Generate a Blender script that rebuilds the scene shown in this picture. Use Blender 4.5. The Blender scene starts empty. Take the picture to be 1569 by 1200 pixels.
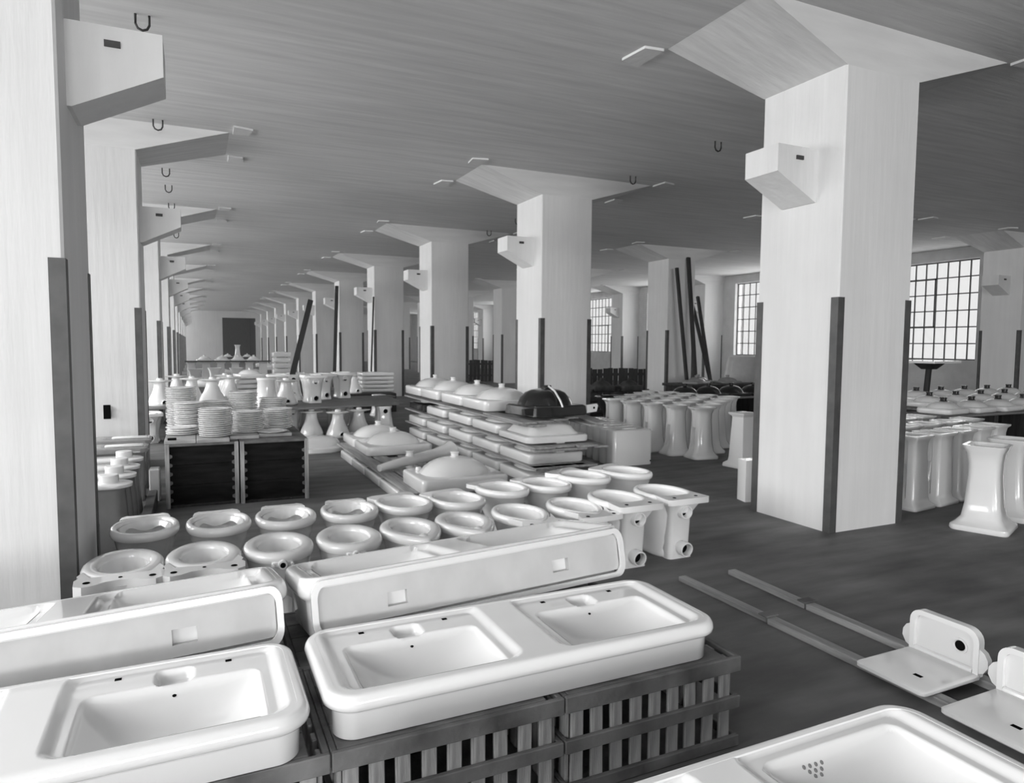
import bpy, bmesh, math, random
from math import sin, cos, pi, radians
from mathutils import Vector, Matrix, noise

random.seed(7)
SC = bpy.context.scene
COL = SC.collection

# ------------------------------------------------------------------ camera
FOC, YAW, PITCH, ROLL, EYE = 1050.67, .43357, .06815, .00683, 1.45
cy_, sy_, cp_, sp_ = cos(YAW), sin(YAW), cos(PITCH), sin(PITCH)
fwd = Vector((sy_ * cp_, cy_ * cp_, -sp_))
rt0 = Vector((cy_, -sy_, 0))
up0 = rt0.cross(fwd)
rgt = cos(ROLL) * rt0 + sin(ROLL) * up0
upv = -sin(ROLL) * rt0 + cos(ROLL) * up0
cam = bpy.data.cameras.new('camera')
cam.sensor_fit = 'HORIZONTAL'
cam.sensor_width = 36
cam.lens = FOC * 36 / 1569
cam.clip_start, cam.clip_end = .05, 200
camo = bpy.data.objects.new('camera', cam)
camo.matrix_world = Matrix(((rgt.x, upv.x, -fwd.x, 0), (rgt.y, upv.y, -fwd.y, 0), (rgt.z, upv.z, -fwd.z, EYE), (0, 0, 0, 1)))
COL.objects.link(camo)
SC.camera = camo

# ------------------------------------------------------------------ world, daylight, exposure
world = bpy.data.worlds.new('sky')
SC.world = world
world.use_nodes = True
bg = world.node_tree.nodes['Background']
bg.inputs[0].default_value = (1, 1, 1, 1)
bg.inputs[1].default_value = 1.0
SC.view_settings.view_transform = 'Standard'
SC.view_settings.look = 'None'
SC.view_settings.gamma = 1
SC.view_settings.use_curve_mapping = False
SC.view_settings.exposure = 0.1
SC.cycles.max_bounces = 8
SC.cycles.diffuse_bounces = 5
SC.cycles.glossy_bounces = 3
SC.cycles.transparent_max_bounces = 8
SC.cycles.sample_clamp_indirect = 6

XL0, XR0, XRR, XRRR, XWALL, XLEFT = -.53, 4.457, 10.45, 15.8, 16.6, -4.2
CW, Y1, BAY = .823, 3.7266, 4.9474
ZCOL, ZCEIL, ZGUARD = 3.55, 3.83, 1.83
YBACK, YFAR = -16.0, 56.0
WZ0, WZ1 = 1.15, 3.55                      # window sill and head
LEFT_BAYS = range(-3, 11)
RIGHT_BAYS = range(1, 10)


def window_light(name, loc, rot, sx, sz, watts):
    l = bpy.data.lights.new(name, 'AREA')
    l.shape = 'RECTANGLE'
    l.size, l.size_y = sx, sz
    l.energy = watts
    o = bpy.data.objects.new(name, l)
    o.location, o.rotation_euler = loc, rot
    COL.objects.link(o)
    return o


KL, KR, KB = 470, 105, 600                   # daylight through left, right and rear windows
for i in LEFT_BAYS:
    y0 = Y1 + i * BAY + CW + .2
    window_light('left_window_daylight', (XLEFT - 1.2, y0 + 1.85, 3.15), (0, radians(-66), 0), 3.6, 3.9, KL * (.75 if i == -1 else 1))
for i in RIGHT_BAYS:
    y0 = Y1 + i * BAY + 1.376
    window_light('right_window_daylight', (XWALL + .3, y0 + 1.5, (WZ0 + WZ1) / 2), (0, radians(90), 0), WZ1 - WZ0, 3.0,
                 KR * (.42 if i == 1 else 1))
REAR_X = (-2.2, 1.4)  # unseen rear windows, set far back so light carries to distant column fronts
for x in REAR_X:
    window_light('rear_window_daylight', (x, YBACK - .3, 2.25), (radians(86), 0, 0), 3.0, 2.5, KB)


# ------------------------------------------------------------------ materials
def grey(name, v, rough=.5, var=.12, scale=3.0, stretch=(1, 1, 1), bump=0.0, bscale=None, spec=.5, coat=0.0, detail=4, brick=None, dirt=0.0):
    m = bpy.data.materials.new(name)
    m.use_nodes = True
    n, L = m.node_tree.nodes, m.node_tree.links
    b = n['Principled BSDF']
    b.inputs['Roughness'].default_value = rough
    b.inputs['Specular IOR Level'].default_value = spec
    b.inputs['Coat Weight'].default_value = coat
    b.inputs['Coat Roughness'].default_value = .04
    tc = n.new('ShaderNodeTexCoord')
    mp = n.new('ShaderNodeMapping')
    mp.inputs['Scale'].default_value = stretch
    L.new(tc.outputs['Object'], mp.inputs[0])
    nz = n.new('ShaderNodeTexNoise')
    nz.inputs['Scale'].default_value = scale
    nz.inputs['Detail'].default_value = detail
    L.new(mp.outputs[0], nz.inputs['Vector'])
    cr = n.new('ShaderNodeValToRGB')
    lo, hi = v * (1 - var), min(1, v * (1 + var))
    cr.color_ramp.elements[0].position, cr.color_ramp.elements[1].position = .3, .7
    cr.color_ramp.elements[0].color = (lo, lo, lo, 1)
    cr.color_ramp.elements[1].color = (hi, hi, hi, 1)
    L.new(nz.outputs[0], cr.inputs[0])
    out = cr.outputs[0]
    if dirt:
        nd = n.new('ShaderNodeTexNoise')
        nd.inputs['Scale'].default_value = 1.3
        nd.inputs['Detail'].default_value = 6
        L.new(tc.outputs['Object'], nd.inputs['Vector'])
        rd = n.new('ShaderNodeValToRGB')
        rd.color_ramp.elements[0].position, rd.color_ramp.elements[1].position = .35, .65
        d = 1 - dirt
        rd.color_ramp.elements[0].color = (d, d, d, 1)
        rd.color_ramp.elements[1].color = (1, 1, 1, 1)
        L.new(nd.outputs[0], rd.inputs[0])
        mx = n.new('ShaderNodeMix')
        mx.data_type = 'RGBA'
        mx.blend_type = 'MULTIPLY'
        mx.inputs[0].default_value = 1
        L.new(out, mx.inputs[6])
        L.new(rd.outputs[0], mx.inputs[7])
        out = mx.outputs[2]
    L.new(out, b.inputs['Base Color'])
    if bump:
        bp = n.new('ShaderNodeBump')
        bp.inputs['Strength'].default_value = bump
        bp.inputs['Distance'].default_value = .02
        if brick:
            bt = n.new('ShaderNodeTexBrick')
            bt.inputs['Scale'].default_value = 1
            bt.inputs['Brick Width'].default_value = .23
            bt.inputs['Row Height'].default_value = .078
            bt.inputs['Mortar Size'].default_value = .008
            sx = n.new('ShaderNodeSeparateXYZ')
            cx = n.new('ShaderNodeCombineXYZ')
            L.new(tc.outputs['Object'], sx.inputs[0])
            L.new(sx.outputs[1], cx.inputs[0])
            L.new(sx.outputs[2], cx.inputs[1])
            L.new(cx.outputs[0], bt.inputs['Vector'])
            iv = n.new('ShaderNodeMath')
            iv.operation = 'SUBTRACT'
            iv.inputs[0].default_value = 1
            L.new(bt.outputs['Fac'], iv.inputs[1])
            L.new(iv.outputs[0], bp.inputs['Height'])
        else:
            if bscale:
                n2 = n.new('ShaderNodeTexNoise')
                n2.inputs['Scale'].default_value = bscale
                n2.inputs['Detail'].default_value = 5
                L.new(mp.outputs[0], n2.inputs['Vector'])
                L.new(n2.outputs[0], bp.inputs['Height'])
            else:
                L.new(nz.outputs[0], bp.inputs['Height'])
        L.new(bp.outputs[0], b.inputs['Normal'])
    return m


M = {
    'glaze': grey('glazed_fireclay', .80, .16, .02, 2, coat=.5),
    'biscuit': grey('unglazed_fireclay', .56, .5, .06, 9, bump=.05),
    'bright': grey('bright_glaze', .86, .14, .02, 2, coat=.5),
    'white': grey('limewashed_concrete', .76, .85, .03, 9, (1, 1, .09), .25, 14, .2, dirt=.06),
    'ceil': grey('board_marked_concrete', .70, .9, .09, 7, (.13, 1.6, 1), .3, 10, .1),
    'floor': grey('worn_dark_floor', .165, .62, .28, 3, (.5, 2.2, 1), .15, 9, .3, dirt=.35),
    'brickw': grey('limewashed_brick', .6, .85, .08, 3, bump=.6, brick=True, spec=.2),
    'wood': grey('weathered_crate_wood', .16, .75, .45, 6, (1, 1, 1), .3, 24, .3, dirt=.3),
    'woodv': grey('weathered_slat_wood', .38, .75, .4, 9, (3, 3, .35), .3, 24, .3),
    'board': grey('dusty_board', .32, .8, .3, 6, (4, .4, 4), .3, 20, .3),
    'shelf': grey('dark_shelf_plank', .2, .7, .35, 6, (.4, 4, 4), .3, 20, .3),
    'pale': grey('pale_dusty_board', .42, .8, .25, 6, (1, 3, 1), .2, 20, .3, dirt=.3),
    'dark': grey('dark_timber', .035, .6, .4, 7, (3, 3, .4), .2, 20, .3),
    'blackwood': grey('near_black_wood', .016, .8, .4, 6, (.6, 3, 3), .2, 20, .1),  # near-black wood for the recessed box front boards
    'steel': grey('painted_steel_guard', .075, .5, .25, 8, bump=.1),
    'black': grey('dark_glaze', .018, .18, .3, 3, coat=.4),
    'shade': grey('shaded_glaze', .26, .25, .15, 4, coat=.3),  # shade put into the base colour of ware standing in dim spots
    'hole': grey('hole_interior', .008, .9, .1, 3, spec=0),
    'frame': grey('window_steel', .09, .6, .2, 8),
    'iron': grey('iron', .04, .5, .3, 12),
    'debris': grey('dark_scrap', .05, .7, .5, 6, bump=.3),
}
g = bpy.data.materials.new('window_glass')
g.use_nodes = True
nt = g.node_tree
for nd in list(nt.nodes):
    nt.nodes.remove(nd)
o_ = nt.nodes.new('ShaderNodeOutputMaterial')
t_ = nt.nodes.new('ShaderNodeBsdfTransparent')
t_.inputs[0].default_value = (.92, .92, .92, 1)
g_ = nt.nodes.new('ShaderNodeBsdfGlossy')
g_.inputs['Roughness'].default_value = .05
x_ = nt.nodes.new('ShaderNodeMixShader')
x_.inputs[0].default_value = .06
nt.links.new(t_.outputs[0], x_.inputs[1])
nt.links.new(g_.outputs[0], x_.inputs[2])
nt.links.new(x_.outputs[0], o_.inputs[0])
M['glass'] = g


# ------------------------------------------------------------------ mesh helpers
class MB:
    def __init__(s):
        s.v, s.f = [], []

    def add(s, vs, fs):
        o = len(s.v)
        s.v += [tuple(v) for v in vs]
        s.f += [tuple(i + o for i in f) for f in fs]
        return s

    def box(s, x0, x1, y0, y1, z0, z1, M4=None):
        vs = [Vector((x, y, z)) for z in (z0, z1) for y in (y0, y1) for x in (x0, x1)]
        if M4:
            vs = [M4 @ v for v in vs]
        return s.add(vs, [(0, 2, 3, 1), (4, 5, 7, 6), (0, 1, 5, 4), (2, 6, 7, 3), (0, 4, 6, 2), (1, 3, 7, 5)])

    def cbox(s, x0, x1, y0, y1, z0, z1, b=.006, M4=None):
        """box with chamfered edges"""
        bm = bmesh.new()
        bmesh.ops.create_cube(bm, size=1)
        for v in bm.verts:
            v.co = Vector(((x0 + x1) / 2 + v.co.x * (x1 - x0), (y0 + y1) / 2 + v.co.y * (y1 - y0), (z0 + z1) / 2 + v.co.z * (z1 - z0)))
        bmesh.ops.bevel(bm, geom=list(bm.edges), offset=b, segments=1, affect='EDGES')
        bm.verts.index_update()
        vs = [(M4 @ v.co) if M4 else v.co.copy() for v in bm.verts]
        fs = [[v.index for v in f.verts] for f in bm.faces]
        bm.free()
        return s.add(vs, fs)

    def loft(s, rings, cap0=True, cap1=True):
        n = len(rings[0])
        vs = [p for r in rings for p in r]
        fs = []
        for k in range(len(rings) - 1):
            for i in range(n):
                j = (i + 1) % n
                fs.append((k * n + i, k * n + j, (k + 1) * n + j, (k + 1) * n + i))
        if cap0:
            fs.append(tuple(range(n - 1, -1, -1)))
        if cap1:
            fs.append(tuple((len(rings) - 1) * n + i for i in range(n)))
        return s.add(vs, fs)

    def lathe(s, prof, n=20, c=(0, 0, 0), cap0=True, cap1=True, M4=None):
        rings = []
        for r, z in prof:
            ring = [Vector((c[0] + r * cos(2 * pi * k / n), c[1] + r * sin(2 * pi * k / n), c[2] + z)) for k in range(n)]
            rings.append([M4 @ p for p in ring] if M4 else ring)
        return s.loft(rings, cap0, cap1)

    def prism(s, poly, z0, z1, M4=None):
        n = len(poly)
        vs = [Vector((p[0], p[1], z0)) for p in poly] + [Vector((p[0], p[1], z1)) for p in poly]
        if M4:
            vs = [M4 @ v for v in vs]
        fs = [tuple(range(n - 1, -1, -1)), tuple(range(n, 2 * n))]
        fs += [(i, (i + 1) % n, n + (i + 1) % n, n + i) for i in range(n)]
        return s.add(vs, fs)

    def tube(s, pts, rad, n=10):
        pts = [Vector(p) for p in pts]
        rings = []
        for i, p in enumerate(pts):
            d = (pts[min(i + 1, len(pts) - 1)] - pts[max(i - 1, 0)]).normalized()
            a = d.cross(Vector((0, 0, 1)))
            if a.length < .1:
                a = d.cross(Vector((0, 1, 0)))
            a.normalize()
            b = d.cross(a)
            r = rad[i] if isinstance(rad, (list, tuple)) else rad
            rings.append([p + r * (cos(2 * pi * k / n) * a + sin(2 * pi * k / n) * b) for k in range(n)])
        return s.loft(rings)

    def build(s, name, mat, parent=None, smooth=True, angle=38, M4=None):
        me = bpy.data.meshes.new(name)
        vs = [M4 @ Vector(v) for v in s.v] if M4 else s.v
        me.from_pydata([tuple(v) for v in vs], [], s.f)
        me.update()
        bm = bmesh.new()
        bm.from_mesh(me)
        bmesh.ops.recalc_face_normals(bm, faces=bm.faces)
        bm.to_mesh(me)
        bm.free()
        if smooth:
            for p in me.polygons:
                p.use_smooth = True
            me.set_sharp_from_angle(angle=radians(angle))
        me.materials.append(M[mat] if isinstance(mat, str) else mat)
        o = bpy.data.objects.new(name, me)
        COL.objects.link(o)
        if parent:
            o.parent = parent
        return o


def tag(o, label, cat, group=None):
    o['label'], o['category'] = label, cat
    if group:
        o['group'] = group
    return o


def thing(name, label, cat, loc=(0, 0, 0), rz=0, group=None, rx=0):
    o = bpy.data.objects.new(name, None)
    o.empty_display_size = .1
    COL.objects.link(o)
    o.location, o.rotation_euler = loc, (rx, 0, rz)
    return tag(o, label, cat, group)


KIDS = {}


def dup(root, label, loc, rz=0, rx=0, group=None, scale=None):
    def cp(o, parent):
        c = o.copy()
        COL.objects.link(c)
        if parent:
            c.parent = parent
        for ch in o.children:
            cp(ch, c)
        return c
    r = cp(root, None)
    r.location, r.rotation_euler = loc, (rx, 0, rz)
    if scale:
        r.scale = scale
    r['label'] = label
    if group:
        r['group'] = group
    return r


def structure(o):
    o['kind'] = 'structure'
    return o


def piece(name, me, mat, parent, loc=(0, 0, 0), rot=(0, 0, 0), scale=(1, 1, 1)):
    """a piece sharing mesh data with its alike"""
    o = bpy.data.objects.new(name, me)
    o.location, o.rotation_euler, o.scale = loc, rot, scale
    COL.objects.link(o)
    o.parent = parent
    return o


ORD = ['first', 'second', 'third', 'fourth', 'fifth', 'sixth', 'seventh', 'eighth', 'ninth', 'tenth', 'eleventh', 'twelfth', 'thirteenth', 'fourteenth', 'fifteenth']


def rrect(ax, ay, r, z, n=6, cx=0, cy=0):
    """rounded rectangle ring"""
    r = min(r, ax, ay)
    out = []
    for q, (sx, sy) in enumerate(((1, 1), (-1, 1), (-1, -1), (1, -1))):
        for k in range(n):
            a = q * pi / 2 + k * (pi / 2) / (n - 1)
            out.append(Vector((cx + sx * (ax - r) + r * cos(a), cy + sy * (ay - r) + r * sin(a), z)))
    return out


def ellip(ax, ay, z, n=6, cx=0, cy=0, p=2.0):
    out = []
    for q in range(4):
        for k in range(n):
            a = q * pi / 2 + k * (pi / 2) / (n - 1) * .999
            c, s = cos(a), sin(a)
            out.append(Vector((cx + ax * math.copysign(abs(c) ** (2 / p), c), cy + ay * math.copysign(abs(s) ** (2 / p), s), z)))
    return out


# ------------------------------------------------------------------ room shell
fl = structure(MB().box(XLEFT - .4, XWALL + .6, YBACK - .4, YFAR + .4, -.3, 0).build('floor', 'floor', smooth=False))
ce = structure(MB().box(XLEFT - .4, XWALL + .6, YBACK - .4, YFAR + .4, ZCEIL, ZCEIL + .3).build('ceiling', 'ceil', smooth=False))


def wall_y(name, xin, xout, openings, y0, y1, mat):
    """wall running along y with window openings [(ya, yb, za, zb)]"""
    m = MB()
    y = y0
    a, b = min(xin, xout), max(xin, xout)
    for ya, yb, za, zb in openings:
        m.box(a, b, y, ya, 0, ZCEIL)
        m.box(a, b, ya, yb, 0, za)
        m.box(a, b, ya, yb, zb, ZCEIL)
        y = yb
    m.box(a, b, y, y1, 0, ZCEIL)
    return structure(m.build(name, mat, smooth=False))


r_open = [(Y1 + i * BAY + 1.376, Y1 + i * BAY + 4.376, WZ0, WZ1) for i in RIGHT_BAYS]
wall_y('wall_right', XWALL, XWALL + .36, r_open, YBACK, YFAR, 'brickw')
l_open = [(Y1 + i * BAY + CW + .2, Y1 + i * BAY + CW + 3.9, .85, 3.55) for i in LEFT_BAYS if Y1 + i * BAY > YBACK - 1]
wall_y('wall_left', XLEFT, XLEFT - .36, l_open, YBACK, YFAR, 'white')
m = MB()
for a, b in [(XLEFT, REAR_X[0] - 1.5)] + [(p + 1.5, q - 1.5) for p, q in zip(REAR_X, REAR_X[1:])] + [(REAR_X[-1] + 1.5, XWALL)]:
    m.box(a, b, YBACK - .36, YBACK, 0, ZCEIL)
for a, b in [(p - 1.5, p + 1.5) for p in REAR_X]:
    m.box(a, b, YBACK - .36, YBACK, 0, 1.0)
    m.box(a, b, YBACK - .36, YBACK, 3.4, ZCEIL)
structure(m.build('wall_back', 'white', smooth=False))
m = MB()
m.box(XLEFT, 1.95, YFAR, YFAR + .36, 0, ZCEIL)
m.box(1.95, 4.3, YFAR, YFAR + .36, 3.33, ZCEIL)
m.box(4.3, XWALL, YFAR, YFAR + .36, 0, ZCEIL)
structure(m.build('wall_front', 'white', smooth=False))
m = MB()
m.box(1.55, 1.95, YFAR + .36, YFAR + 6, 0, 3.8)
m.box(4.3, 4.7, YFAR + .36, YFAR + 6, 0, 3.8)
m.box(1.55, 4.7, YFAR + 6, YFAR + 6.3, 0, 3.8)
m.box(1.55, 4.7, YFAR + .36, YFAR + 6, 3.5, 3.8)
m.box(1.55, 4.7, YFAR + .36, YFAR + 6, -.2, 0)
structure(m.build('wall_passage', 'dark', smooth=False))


def window(n, x, ya, yb, za, zb, cols, rows, sgn, glass=True):
    """steel factory window in a wall running along y"""
    w = bpy.data.objects.new('window_%d' % n, None)
    COL.objects.link(w)
    structure(w)
    xx = x + sgn * .14
    m = MB()
    for a, b in ((ya, ya + .03), (yb - .03, yb)):
        m.box(xx - .02, xx + .02, a, b, za, zb)
    for a, b in ((za, za + .03), (zb - .03, zb)):
        m.box(xx - .02, xx + .02, ya, yb, a, b)
    m.build('window_frame', 'frame', w, smooth=False)
    vbar = MB().box(-.014, .014, -.013, .013, za, zb).build('glazing_bar', 'frame', w, smooth=False)
    vbar.location = (xx, ya + (yb - ya) / cols, 0)
    for k in range(2, cols):
        piece('glazing_bar', vbar.data, None, w, (xx, ya + (yb - ya) * k / cols, 0))
    hb = MB().box(-.014, .014, ya, yb, -.013, .013).build('glazing_bar', 'frame', w, smooth=False)
    hb.location = (xx, 0, za + (zb - za) / rows)
    for k in range(2, rows):
        piece('glazing_bar', hb.data, None, w, (xx, 0, za + (zb - za) * k / rows))
    if glass:
        dy, dz = (yb - ya) / cols, (zb - za) / rows
        p0 = None
        for a in range(cols):
            for b in range(rows):
                if p0 is None:
                    p0 = MB().box(-.003, .003, -dy / 2, dy / 2, -dz / 2, dz / 2).build('pane', 'glass', w, smooth=False)
                    p0.location = (xx, ya + dy * (a + .5), za + dz * (b + .5))
                else:
                    piece('pane', p0.data, None, w, (xx, ya + dy * (a + .5), za + dz * (b + .5)))
    # pivoting vent: a thicker frame round a group of panes
    dy, dz = (yb - ya) / cols, (zb - za) / rows
    c0, r0 = (4, 2) if n == 1 else (4, 0)
    y2, y3, z2, z3 = ya + dy * c0, ya + dy * (c0 + 3), za + dz * r0, za + dz * (r0 + 3)
    m = MB()
    for a, b in ((y2, y2 + .03), (y3 - .03, y3)):
        m.box(xx - sgn * .035, xx, a, b, z2, z3)
    for a, b in ((z2, z2 + .03), (z3 - .03, z3)):
        m.box(xx - sgn * .035, xx, y2, y3, a, b)
    m.build('vent_frame', 'frame', w, smooth=False)


for k, (ya, yb, za, zb) in enumerate(r_open):
    window(k + 1, XWALL, ya, yb, za, zb, 11, 6, 1)
for k, (ya, yb, za, zb) in enumerate(l_open):
    window(len(r_open) + k + 1, XLEFT, ya, yb, za, zb, 4, 3, -1, glass=False)

# U-shaped iron hangers cast into the ceiling
hk = MB()
hk.tube([(-.045, 0, .01), (-.045, 0, -.07), (-.03, 0, -.1), (0, 0, -.112), (.03, 0, -.1), (.045, 0, -.07), (.045, 0, .01)], .009, 6)
h0 = hk.build('ceiling_hook', 'iron', ce)
hooks = [(-.29, 5.83), (-.3, 8.43), (-.3, 10.7), (-.3, 11.8), (-.3, 13.3), (-.3, 15.6), (-.3, 16.8), (5.66, 8.22), (5.6, 6.42), (5.62, 10.6), (5.6, 11.9), (7.9, 6.2), (8.05, 6.05), (5.65, 13.4), (5.6, 16.0)]
h0.location = (hooks[0][0], hooks[0][1], ZCEIL)
for x, y in hooks[1:]:
    piece('ceiling_hook', h0.data, None, ce, (x, y, ZCEIL))


# ------------------------------------------------------------------ columns
def nibs(m, sx, ex):
    """little diagonal toes on the ceiling beyond each corner of the haunch"""
    for x0, dx in ((-ex, -1), (CW + ex, 1)):
        for y0, dy in ((-.1, -1), (CW + .1, 1)):
            a = .24 if (dx < 0 and dy > 0) else .2
            m.prism([(x0, y0), (x0 + dx * .17, y0 + dy * .02), (x0 + dx * .2, y0 + dy * a * 1.25), (x0, y0 + dy * a * 1.5)][::1], ZCEIL - .02, ZCEIL + .01)


def make_column(bracket):
    """local origin: near left bottom corner of the shaft (x right, y away)"""
    t = thing('concrete_column', '', 'column')
    m = MB()
    c = .012
    rings = []
    zs = [-.01, .9, 1.8, 2.7, ZCOL + .02]
    for z in zs:
        ring = []
        for (x, y), (dx, dy) in (((0, 0), (1, 1)), ((CW, 0), (-1, 1)), ((CW, CW), (-1, -1)), ((0, CW), (1, -1))):
            a, b = Vector((x + dx * c, y, z)), Vector((x, y + dy * c, z))
            ring += [b, a] if dx * dy > 0 else [a, b]
        rings.append(ring)
    m.loft(rings)
    m.build('shaft', 'white', t, smooth=False)
    m = MB()
    ex = .98
    y0, y1 = -.1, CW + .1
    poly = [(-.0, ZCOL), (CW, ZCOL), (CW + ex, ZCEIL + .01), (-ex, ZCEIL + .01)]
    vs = [(x, yy if z < ZCEIL else (y0 if yy == 0 else y1), z) for yy in (0, CW) for x, z in poly]
    m.add(vs, [(0, 1, 2, 3), (7, 6, 5, 4), (0, 4, 5, 1), (1, 5, 6, 2), (2, 6, 7, 3), (3, 7, 4, 0)])
    m.build('haunched_capital', 'ceil', t, smooth=False)
    m = MB()
    nibs(m, 1, ex)
    m.build('capital_toe', 'white', t, smooth=False)['kind'] = 'stuff'
    gm = MB()
    gm.box(-.006, .062, -.006, .004, 0, ZGUARD).box(-.006, .004, .004, .062, 0, ZGUARD)
    for k, (x, y) in enumerate(((0, 0), (CW, 0), (CW, CW), (0, CW))):
        if k == 0:
            g0 = gm.build('corner_guard', 'steel', t, smooth=False)
        else:
            piece('corner_guard', g0.data, None, t, (x, y, 0), (0, 0, k * pi / 2))
    if bracket:
        m = MB()
        a, b = .235, .575
        sg = -1 if bracket == 'left' else 1
        xo = 0 if sg < 0 else CW
        pr = [(0, 2.58), (-.02, 2.58), (-.42, 2.78), (-.42, 2.985), (0, 2.985)]
        vs = [(xo - sg * -1 * x * 1 if False else xo + sg * -x, yy, z) for yy in (a, b) for x, z in pr]
        n = len(pr)
        fs = [tuple(range(n)), tuple(range(2 * n - 1, n - 1, -1))] + [(i, (i + 1) % n, n + (i + 1) % n, n + i) for i in range(n)]
        m.add(vs, fs)
        bo = m.build('bracket', 'white', t, smooth=False)
        m = MB()
        xc = xo + sg * .2
        m.box(xc - .035, xc + .035, a - .012, a + .01, 2.885, 2.915)
        m.build('bolt_slot', 'iron', bo, smooth=False)
    return t


colL = make_column('right')
colR = make_column('left')
col0 = make_column(None)
NROW = {0: 'nearest', 1: 'second', 2: 'third', 3: 'fourth', 4: 'fifth', 5: 'sixth', 6: 'seventh', 7: 'eighth', 8: 'ninth', 9: 'tenth', 10: 'eleventh and farthest'}
usedL = usedR = used0 = usedW = False
for i in range(11):
    y = Y1 + i * BAY
    extra = {0: ', at the left edge of the photograph', 1: ', with a dark square socket hole in its front'}.get(i, '')
    lab = 'white concrete column with corbel, %s in the row left of the aisle%s' % (NROW[i], extra)
    o = colL if i == 0 else dup(colL, lab, (0, 0, 0))
    o.location, o['label'], o['group'] = (XL0 - CW, y, 0), lab, 'columns left of the aisle'
    if i == 1:
        s = MB().box(CW - .39, CW - .32, -.004, .01, .605, .76)
        s.box(CW - .345, CW - .322, -.03, 0, .63, .745)
        s.build('socket_box', 'hole', o, smooth=False)
    lab = 'white concrete column with corbel, %s in the row right of the aisle' % NROW[i]
    o = colR if i == 0 else dup(colR, lab, (0, 0, 0))
    o.location, o['label'], o['group'] = (XR0, y, 0), lab, 'columns right of the aisle'
    if 1 <= i <= 8:
        lab = 'plain grey white column without corbel, %s from the front in the row beyond the aisle' % ORD[i]
        o = col0 if not used0 else dup(col0, lab, (0, 0, 0))
        used0 = True
        o.location, o['label'], o['group'] = (XRR, y, 0), lab, 'columns of the middle right row'
        lab = 'white column with corbel beside the windows, %s from the front along the right wall' % ORD[i]
        o = dup(colR, lab, (XRRR, y, 0), group='columns along the window wall')


# ------------------------------------------------------------------ slatted crates (foreground)
def make_crate(w, d, h):
    t = thing('slatted_crate', '', 'crate')
    sl = MB().cbox(-.022, .022, -.007, .007, .012, h - .02, .002).build('slat', 'woodv', t, smooth=False)
    n = 9
    first = True
    for yy in (-d / 2 + .02, d / 2 - .02):
        for k in range(n):
            x = -w / 2 + .05 + k * (w - .1) / (n - 1)
            if first:
                sl.location = (x, yy, 0)
                first = False
            else:
                piece('slat', sl.data, None, t, (x, yy, random.uniform(-.004, .004)), (0, random.uniform(-.02, .02), 0))
    for xx in (-w / 2 + .02, w / 2 - .02):
        for k in range(6):
            piece('slat', sl.data, None, t, (xx, -d / 2 + .05 + k * (d - .1) / 5, 0), (0, 0, pi / 2))
    rl = None
    for z, hh in ((h - .055, .055), (.145, .045), (.002, .04)):
        MB().cbox(-w / 2 - .004, w / 2 + .004, -d / 2 - .006, -d / 2 + .012, z, z + hh, .003).build('rail', 'wood', t, smooth=False)
        MB().cbox(-w / 2 - .004, w / 2 + .004, d / 2 - .012, d / 2 + .006, z, z + hh, .003).build('rail', 'wood', t, smooth=False)
        for s in (-1, 1):
            MB().cbox(s * (w / 2 - .004) - .009, s * (w / 2 - .004) + .009, -d / 2 + .013, d / 2 - .013, z + .002, z + hh - .002, .003).build('end_rail', 'wood', t, smooth=False)
    for k in range(4):
        y = -d / 2 + .014 + (k + .5) * (d - .028) / 4
        MB().cbox(-w / 2 + .014, w / 2 - .05, y - d / 8 + .006, y + d / 8 - .006, h - .02, h - .001, .003).build('top_board', 'wood', t, smooth=False)
    MB().box(-w / 2 + .03, w / 2 - .03, -d / 2 + .03, d / 2 - .03, .004, .02).build('bottom_board', 'wood', t, smooth=False)
    return t


CH = .335
cr0 = make_crate(.715, .54, CH)
crates = [
    (.677, 2.105, 'dark slatted crate under the left half of the front twin basin'),
    (1.405, 2.105, 'dark slatted crate with free right end under the front twin basin'),
    (-.05, 2.105, 'slatted crate under the right half of the left twin basin'),
    (-.78, 2.105, 'slatted crate under the left half of the left twin basin'),
    (.66, 2.72, 'slatted crate under the left half of the tilted rear twin basin'),
    (1.385, 2.72, 'slatted crate under the right half of the tilted rear twin basin'),
    (-.08, 2.72, 'slatted crate under the right half of the tilted rear left basin'),
    (-.81, 2.72, 'slatted crate under the left half of the tilted rear left basin'),
    (.68, .965, 'slatted crate under the left half of the nearest twin basin'),
    (1.41, .965, 'slatted crate under the right half of the nearest twin basin'),
]
for k, (x, y, lab) in enumerate(crates):
    o = cr0 if k == 0 else dup(cr0, lab, (0, 0, 0))
    o.location, o['label'], o['group'] = (x, y, 0), lab, 'slatted crates carrying the twin basins'
    if 'tilted rear left' in lab:
        o.scale = (1, 1, .72)
    elif 'tilted rear' in lab:
        o.scale = (1, 1, .9)
CT = CH + .001


# ------------------------------------------------------------------ twin washbasins
def sm(a, b, x):
    t = max(0, min(1, (x - a) / (b - a)))
    return t * t * (3 - 2 * t)


BW, BD, BH = 1.385, .52, .14


def sdf_rr(x, y, hx, hy, r):
    qx, qy = abs(x) - hx + r, abs(y) - hy + r
    return math.hypot(max(qx, 0), max(qy, 0)) + min(max(qx, qy), 0) - r


BV = {'recess': 1, 'yc': -.047, 'hy': .164}


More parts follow.
